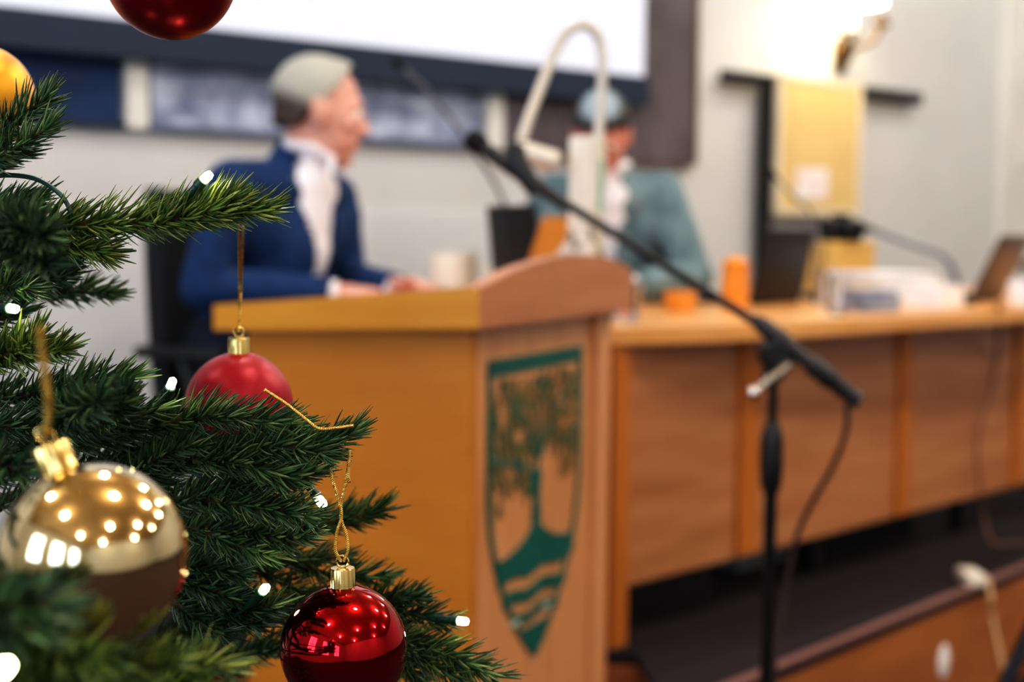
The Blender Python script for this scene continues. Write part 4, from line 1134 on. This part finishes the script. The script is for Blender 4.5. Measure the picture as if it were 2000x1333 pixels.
# branch across the matte red bauble
branch([[(-60, 900, .95), (180, 860, .92), (340, 825, .90), (430, 815, .89), (530, 825, .885), (615, 842, .88)]], 'needle', dens=4200)
branch([[(0, 990, .96), (230, 950, .93), (380, 900, .91), (520, 885, .89), (630, 868, .88), (712, 835, .875)],
        [(380, 900, .90), (470, 905, .885), (560, 930, .88), (640, 915, .875)], [(250, 930, .92), (340, 880, .90), (420, 868, .89)], [(420, 890, .9), (520, 870, .885), (600, 880, .875), (665, 895, .87)]], 'needle', dens=4200)
branch([[(60, 960, .98), (220, 900, .95), (300, 880, .93), (380, 905, .92)], [(180, 920, .95), (260, 945, .93), (340, 960, .92)]], 'needle_dark', dens=3600)
# middle mass
branch([[(100, 1060, .97), (320, 990, .93), (440, 950, .91), (540, 945, .90), (600, 925, .89)], [(380, 975, .92), (470, 985, .90), (560, 1000, .89), (632, 1020, .88)]], 'needle', dens=4600)
branch([[(120, 1110, .98), (330, 1040, .94), (450, 1035, .92), (560, 1050, .90), (628, 1030, .885)], [(400, 1040, .92), (480, 1070, .91), (552, 1092, .9)]], 'needle', dens=4600)
branch([[(100, 1150, .98), (320, 1110, .94), (420, 1110, .92), (495, 1130, .91)], [(330, 1120, .93), (400, 1150, .92), (490, 1180, .91)]], 'needle_dark', dens=4400)
branch([[(120, 1240, .99), (330, 1160, .96), (430, 1200, .94), (520, 1230, .92)], [(330, 1170, .95), (400, 1220, .93), (455, 1250, .92)], [(400, 1190, .94), (500, 1190, .92), (560, 1180, .91)]], 'needle_dark', dens=4200)
branch([[(200, 1010, 1.08), (400, 1000, 1.06), (520, 1050, 1.05)], [(300, 1080, 1.08), (420, 1080, 1.06), (500, 1120, 1.05)], [(250, 1150, 1.07), (360, 1160, 1.06), (470, 1170, 1.05)]], 'needle_dark', dens=3800, L=.021)
# tips behind the cord
branch([[(300, 1090, 1.06), (500, 1050, 1.04), (620, 1025, 1.03), (700, 1010, 1.02), (768, 992, 1.01)]], 'needle', dens=4000)
branch([[(300, 1150, 1.06), (480, 1110, 1.03), (600, 1090, 1.02), (690, 1092, 1.01)], [(560, 1100, 1.03), (660, 1125, 1.01), (770, 1128, 1.0)], [(500, 1110, 1.03), (570, 1150, 1.01), (640, 1180, 1.0)]], 'needle', dens=2800)
# lower right sprigs behind the glossy bauble
branch([[(300, 1250, 1.06), (520, 1200, 1.02), (660, 1185, 1.0), (780, 1195, .985), (890, 1222, .97)], [(700, 1185, 1.0), (780, 1170, .98), (840, 1165, .97)]], 'needle_dark', dens=3400)
branch([[(300, 1330, 1.06), (560, 1260, 1.02), (720, 1240, .98), (830, 1262, .96), (920, 1300, .945), (995, 1336, .94)], [(760, 1250, .97), (850, 1300, .95), (930, 1345, .94)], [(740, 1250, .97), (800, 1310, .96), (850, 1370, .95)]], 'needle', dens=4000)
# blurred near sprigs at the lower left
branch([[(-220, 1360, .66), (0, 1310, .60), (130, 1290, .57), (240, 1290, .555)], [(-120, 1370, .62), (80, 1340, .58), (220, 1345, .56)], [(100, 1360, .62), (250, 1310, .61), (370, 1290, .60)], [(-80, 1290, .62), (60, 1270, .6), (160, 1265, .58)]], 'needle_warm_lit', dens=3600, L=.018)
branch([[(-260, 1260, .60), (-60, 1200, .55), (60, 1180, .525), (150, 1185, .515)], [(-160, 1250, .58), (0, 1230, .54), (120, 1235, .52)]], 'needle_dark', dens=3800, L=.018)
branch([[(180, 1400, .72), (300, 1340, .70), (400, 1300, .69), (470, 1310, .69)], [(240, 1360, .70), (360, 1350, .69), (470, 1365, .68)]], 'needle_warm_lit', dens=3400)
# blurred near tip above the gold bauble
branch([[(-160, 880, .80), (-20, 900, .75), (60, 930, .72)]], 'needle_dark', dens=3400)
branch([[(-160, 960, .95), (0, 930, .94), (60, 905, .93), (110, 880, .92)]], 'needle_dark', dens=3400)
# rest of the tree, outside the photograph: copies of one sprig around the trunk
proto_pts = [C(TRX, TRD, 1.0) + (RT * x + Vector((0, 0, z))) for x, z in ((0.02, 0), (0.14, 0.015), (0.3, 0.02), (0.42, 0.05))]
pr = branch([proto_pts, [proto_pts[1], proto_pts[1] + RT * .1 + FW * .07, proto_pts[1] + RT * .16 + FW * .14], [proto_pts[1], proto_pts[1] + RT * .1 - FW * .07, proto_pts[1] + RT * .16 - FW * .14],
             [proto_pts[2], proto_pts[2] + RT * .06 + FW * .05, proto_pts[2] + RT * .08 + FW * .09], [proto_pts[2], proto_pts[2] + RT * .06 - FW * .05, proto_pts[2] + RT * .08 - FW * .09]], 'needle_dark', L=0.022, dens=2400, root=False, wid=0.0012)
prn = [c for c in pr.children][0]
pr_h = 1.0
cnt = 0
for lev in range(8):
    z = 0.35 + lev * 0.2
    rad = 1.25 - 0.95 * (lev / 8.0)
    n = 9 if lev < 5 else 7
    for k in range(n):
        a = 2 * PI * k / n + lev * 0.37
        # keep clear of the part the photograph shows
        dx, dd = math.cos(a), math.sin(a)
        if TRX + 0.47 * rad * dx > -0.40 * max(0.3, TRD + 0.47 * rad * dd) - 0.06: continue
        # leave space for the camera
        if cnt == 0: o, c = pr, None
        else:
            o = pr.copy(); COL.objects.link(o); c = prn.copy(); COL.objects.link(c); c.parent = o
        sc3 = rad * random.uniform(.92, 1.08)
        o.matrix_basis = Matrix.Translation((0, 0, z)) @ Matrix.Rotation(a, 4, 'Z') @ Matrix.Scale(sc3, 4) @ Matrix.Translation((0, 0, -pr_h))
        cnt += 1

# ------------------------------------------------------------------ baubles
def twist(b, pts, rad=0.00062, turns=700):
    P = spline(pts, 30)
    for ph in (0, PI):
        out = []; s = 0
        for i, p in enumerate(P):
            t = (P[min(i + 1, len(P) - 1)] - P[max(i - 1, 0)]).normalized()
            a = t.orthogonal().normalized(); c = t.cross(a)
            if i: s += (P[i] - P[i - 1]).length
            q = ph + s * turns * 2 * PI / 1.0 * 0.6
            out.append(p + (a * math.cos(q) + c * math.sin(q)) * rad * 0.9)
        b.tube(out, rad, 6)
def bauble(u, v, rpx, m, label, tiltx, cords, Rb=0.04, seam=False, dd=None):
    d = dd or Rb * F_PX / rpx
    cen = W(u, v, d)
    t = thing('hanging_bauble', cen - Vector((0, 0, Rb)), label, 'bauble', 'baubles on the tree')
    ax = (Vector((0, 0, 1)) + RT * tiltx[0] + FW * tiltx[1]).normalized()
    b = MB(); rot = Vector((0, 0, 1)).rotation_difference(ax).to_matrix()
    b.ell(cen, Rb, rot, 64, 40); b.build('ball', m, t, sharp=180)
    if seam:
        pass
    b = MB(); cb = cen + ax * (Rb * 0.965); r = Rb * 0.195
    b.lathe([(r * 1.06, -0.001), (r * 1.0, 0.0012), (r, 0.0115), (r * 0.94, 0.0125), (1e-5, 0.0127)], cb, ax, 48, flute=0.035, nfl=12)
    cp = b.build('cap', M['goldcap'], t, sharp=40)
    lc = cb + ax * 0.0165; a = RT; b = MB()
    ring = [lc + (a * math.cos(k * PI / 8) + ax * math.sin(k * PI / 8)) * 0.0038 for k in range(17)]
    b.tube(ring, 0.0007, 8); b.build('loop', M['goldcap'], cp)
    b = MB()
    for c in cords(lc, d): twist(b, c)
    b.build('cord', M['goldcord'], t, sharp=60)
    return t
# glossy red, in focus
bauble(672, 1266, 127, M['redgloss'], 'glossy red bauble on a crossed gold cord, lowest and sharpest on the tree', (-0.02, 0.0),
       lambda lc, d: [[lc + RT * -.0008, W(655, 1075, d - .002), W(658, 1040, d), W(667, 1002, d - .001), W(650, 940, d), W(636, 893, d)],
                      [lc + RT * .0008, W(679, 1075, d - .002), W(676, 1045, d), W(665, 1003, d + .001), W(676, 940, d), W(684, 880, d)],
                      [W(684, 882, d), W(680, 925, d), W(682, 943, d)],
                      [W(517, 762, d - .004), W(560, 790, d - .006), W(600, 822, d - .008), W(624, 838, d - .01), W(660, 836, d - .012), W(690, 832, d - .01)]])
# matte red
bauble(467, 792, 105, M['redmatte'], 'matte red bauble hanging in front of the lectern, partly behind a branch', (0, 0),
       lambda lc, d: [[lc, W(468, 560, d), W(466, 440, d - .03)], [lc, W(471, 560, d), W(475, 440, d - .03)]])
bauble(333, -52, 126, M['redsatin'], 'satin red bauble cut off by the top of the picture', (0.02, 0),
       lambda lc, d: [[lc, lc + Vector((0, 0, .06))], [lc + RT * .001, lc + RT * .003 + Vector((0, 0, .06))]])
bauble(-38, 191, 102, M['goldmatte'], 'matte yellow gold bauble cut off at the upper left', (0, 0),
       lambda lc, d: [[lc, lc + Vector((0, 0, .05))], [lc + RT * .001, lc + RT * .003 + Vector((0, 0, .05))]])
bauble(182, 1085, 184, M['gold'], 'large shiny gold bauble, nearest to the camera at the lower left', (-0.40, 0.05),
       lambda lc, d: [[lc, W(92, 800, d - .02), W(84, 720, d - .04), W(74, 640, d - .06)], [lc, W(98, 800, d - .02), W(90, 720, d - .03), W(78, 640, d - .05)]])

# ------------------------------------------------------------------ fairy lights
fl = thing('hanging_light_string', C(-0.42, 0.95, 0.9), 'string of warm white fairy lights with dark green wire wound through the tree', 'fairy lights')
def led(u, v, d, u2, v2, d2=None, socket=True):
    """bulb tip at (u, v), socket running back to (u2, v2)"""
    a, c = W(u, v, d), W(u2, v2, d2 or d); ax = (a - c).normalized()
    b = MB(); b.lathe([(0.0027, -0.0085), (0.003, -0.006), (0.003, -0.002), (0.0022, 0.0), (1e-5, 0.0003)], a, ax, 6); o = b.build('bulb', M['led'], fl, sharp=20)
    b = MB(); b.lathe([(0.0016, -0.030), (0.0026, -0.026), (0.0028, -0.013), (0.0036, -0.012), (0.0036, -0.0075), (0.0029, -0.007)], a, ax, 14); b.build('socket', M['wire'], o)
    return a - ax * 0.030
ends = [
    led(412, 338, .88, 330, 420, .885),
    led(338, 742, .885, 320, 790, .90),
    led(522, 1146, .885, 470, 1200, .91),
    led(913, 1215, .955, 860, 1210, .965),
    led(258, 1312, .66, 230, 1340, .67),
    led(16, 1298, .50, -20, 1330, .51),
    led(34, 604, .85, -10, 600, .86),
    led(634, 990, .90, 600, 946, .91),
]
wp = spline([W(-120, 380, .93), W(-20, 346, .92), W(60, 347, .91), W(112, 375, .905), W(136, 410, .90), W(137, 450, .905)], 8)
b = MB(); b.tube(wp, 0.00155, 8)
def wire(pts): b.tube(spline(pts, 6), 0.0013, 6)
wire([W(137, 450, .905), W(200, 450, .91), W(290, 440, .9), ends[0]])
wire([ends[0], W(260, 445, .93), W(60, 520, .96), W(-40, 570, .93), ends[6]])
wire([ends[6], W(-60, 700, .93), W(60, 800, .96), W(200, 815, .94), ends[1]])
wire([ends[1], W(330, 880, .95), W(480, 930, .97), ends[7]])
wire([ends[7], W(560, 1000, 1.0), W(480, 1100, 1.0), ends[2]])
wire([ends[2], W(560, 1220, 1.0), W(720, 1225, 1.0), ends[3]])
wire([ends[2], W(380, 1260, .95), W(280, 1330, .75), ends[4]])
wire([ends[4], W(120, 1350, .62), W(20, 1350, .54), ends[5]])
wire([W(640, 1030, 1.0), W(600, 1005, 1.0), ends[7]])
b.build('wire', M['wire'], fl)

# ------------------------------------------------------------------ lights
def area(name, loc, rot, size, power, col):
    l = bpy.data.lights.new(name, 'AREA'); l.shape = 'RECTANGLE'; l.size, l.size_y = size; l.energy = power; l.color = col
    o = bpy.data.objects.new(name, l); COL.objects.link(o); o.location = loc; o.rotation_euler = rot
    return o
n = 0
def bulb(x, y, power, col):
    l = bpy.data.lights.new('ceiling_bulb', 'POINT'); l.energy = power; l.color = col; l.shadow_soft_size = 0.12
    o = bpy.data.objects.new('ceiling_bulb', l); COL.objects.link(o); o.location = (x, y, HC - 0.26)
for x, y, pw, c in ([(x, y, 24, (1.0, 0.96, 0.91)) for y in (-2.2,) for x in (-2.2, 0.4, 3.0, 5.6)] + [(-0.8, -4.6, 40, (1.0, 0.96, 0.91)), (3.4, -4.6, 40, (1.0, 0.96, 0.91))] +
                    [(x, 0.3, p, (1.0, 0.97, 0.93)) for x, p in ((-1.6, 36), (1.2, 44), (3.6, 62), (6.0, 62))] + [(x, 2.4, 38, (0.84, 0.91, 1.0)) for x in (-1.0, 1.6, 3.9, 6.2)]):
    t = thing('ceiling_lamp', (x, y, HC - 0.12), 'round white glowing ceiling lamp', 'ceiling lamp', 'round ceiling lamps over the hall')
    b = MB(); b.lathe([(0.15, 0.0), (0.16, 0.03), (0.15, 0.06)], (x, y, HC - 0.10), seg=24); b.build('diffuser', M['lamp_disc'], t)
    b = MB(); b.lathe([(0.175, 0.0), (0.175, 0.035), (0.16, 0.038)], (x, y, HC - 0.038), seg=24); b.build('housing', M['trim'], t)
    bulb(x, y, pw, c)
pl = bpy.data.lights.new('lamp_bulb', 'POINT'); pl.energy = 1.7; pl.color = (1.0, 0.95, 0.84); pl.shadow_soft_size = 0.05
po = bpy.data.objects.new('lamp_bulb', pl); COL.objects.link(po); po.location = sb + Vector((0, -0.02, 0.16))
w = bpy.data.worlds.new('world'); S.world = w; w.use_nodes = True
w.node_tree.nodes['Background'].inputs[0].default_value = (0.85, 0.9, 1.0, 1); w.node_tree.nodes['Background'].inputs[1].default_value = 0.12

# ------------------------------------------------------------------ camera
cd = bpy.data.cameras.new('camera'); co = bpy.data.objects.new('camera', cd); COL.objects.link(co)
cd.lens = 50; cd.sensor_width = 36; cd.sensor_fit = 'HORIZONTAL'; cd.clip_start = 0.05
mw = Matrix((( _r.x, _u2.x, -_f.x, CAM.x), (_r.y, _u2.y, -_f.y, CAM.y), (_r.z, _u2.z, -_f.z, CAM.z), (0, 0, 0, 1)))
co.matrix_world = mw
cd.dof.use_dof = True; cd.dof.focus_distance = 0.885; cd.dof.aperture_fstop = 4.2; cd.dof.aperture_blades = 0
S.camera = co
S.view_settings.view_transform = 'Standard'
S.view_settings.look = 'None'
S.view_settings.exposure = 0.38
S.view_settings.use_curve_mapping = True
_cm = S.view_settings.curve_mapping
_c = _cm.curves[3]
for x_, y_ in ((0.03, 0.018), (0.12, 0.105), (0.35, 0.385), (0.7, 0.79)):
    _c.points.new(x_, y_)
_cm.update()
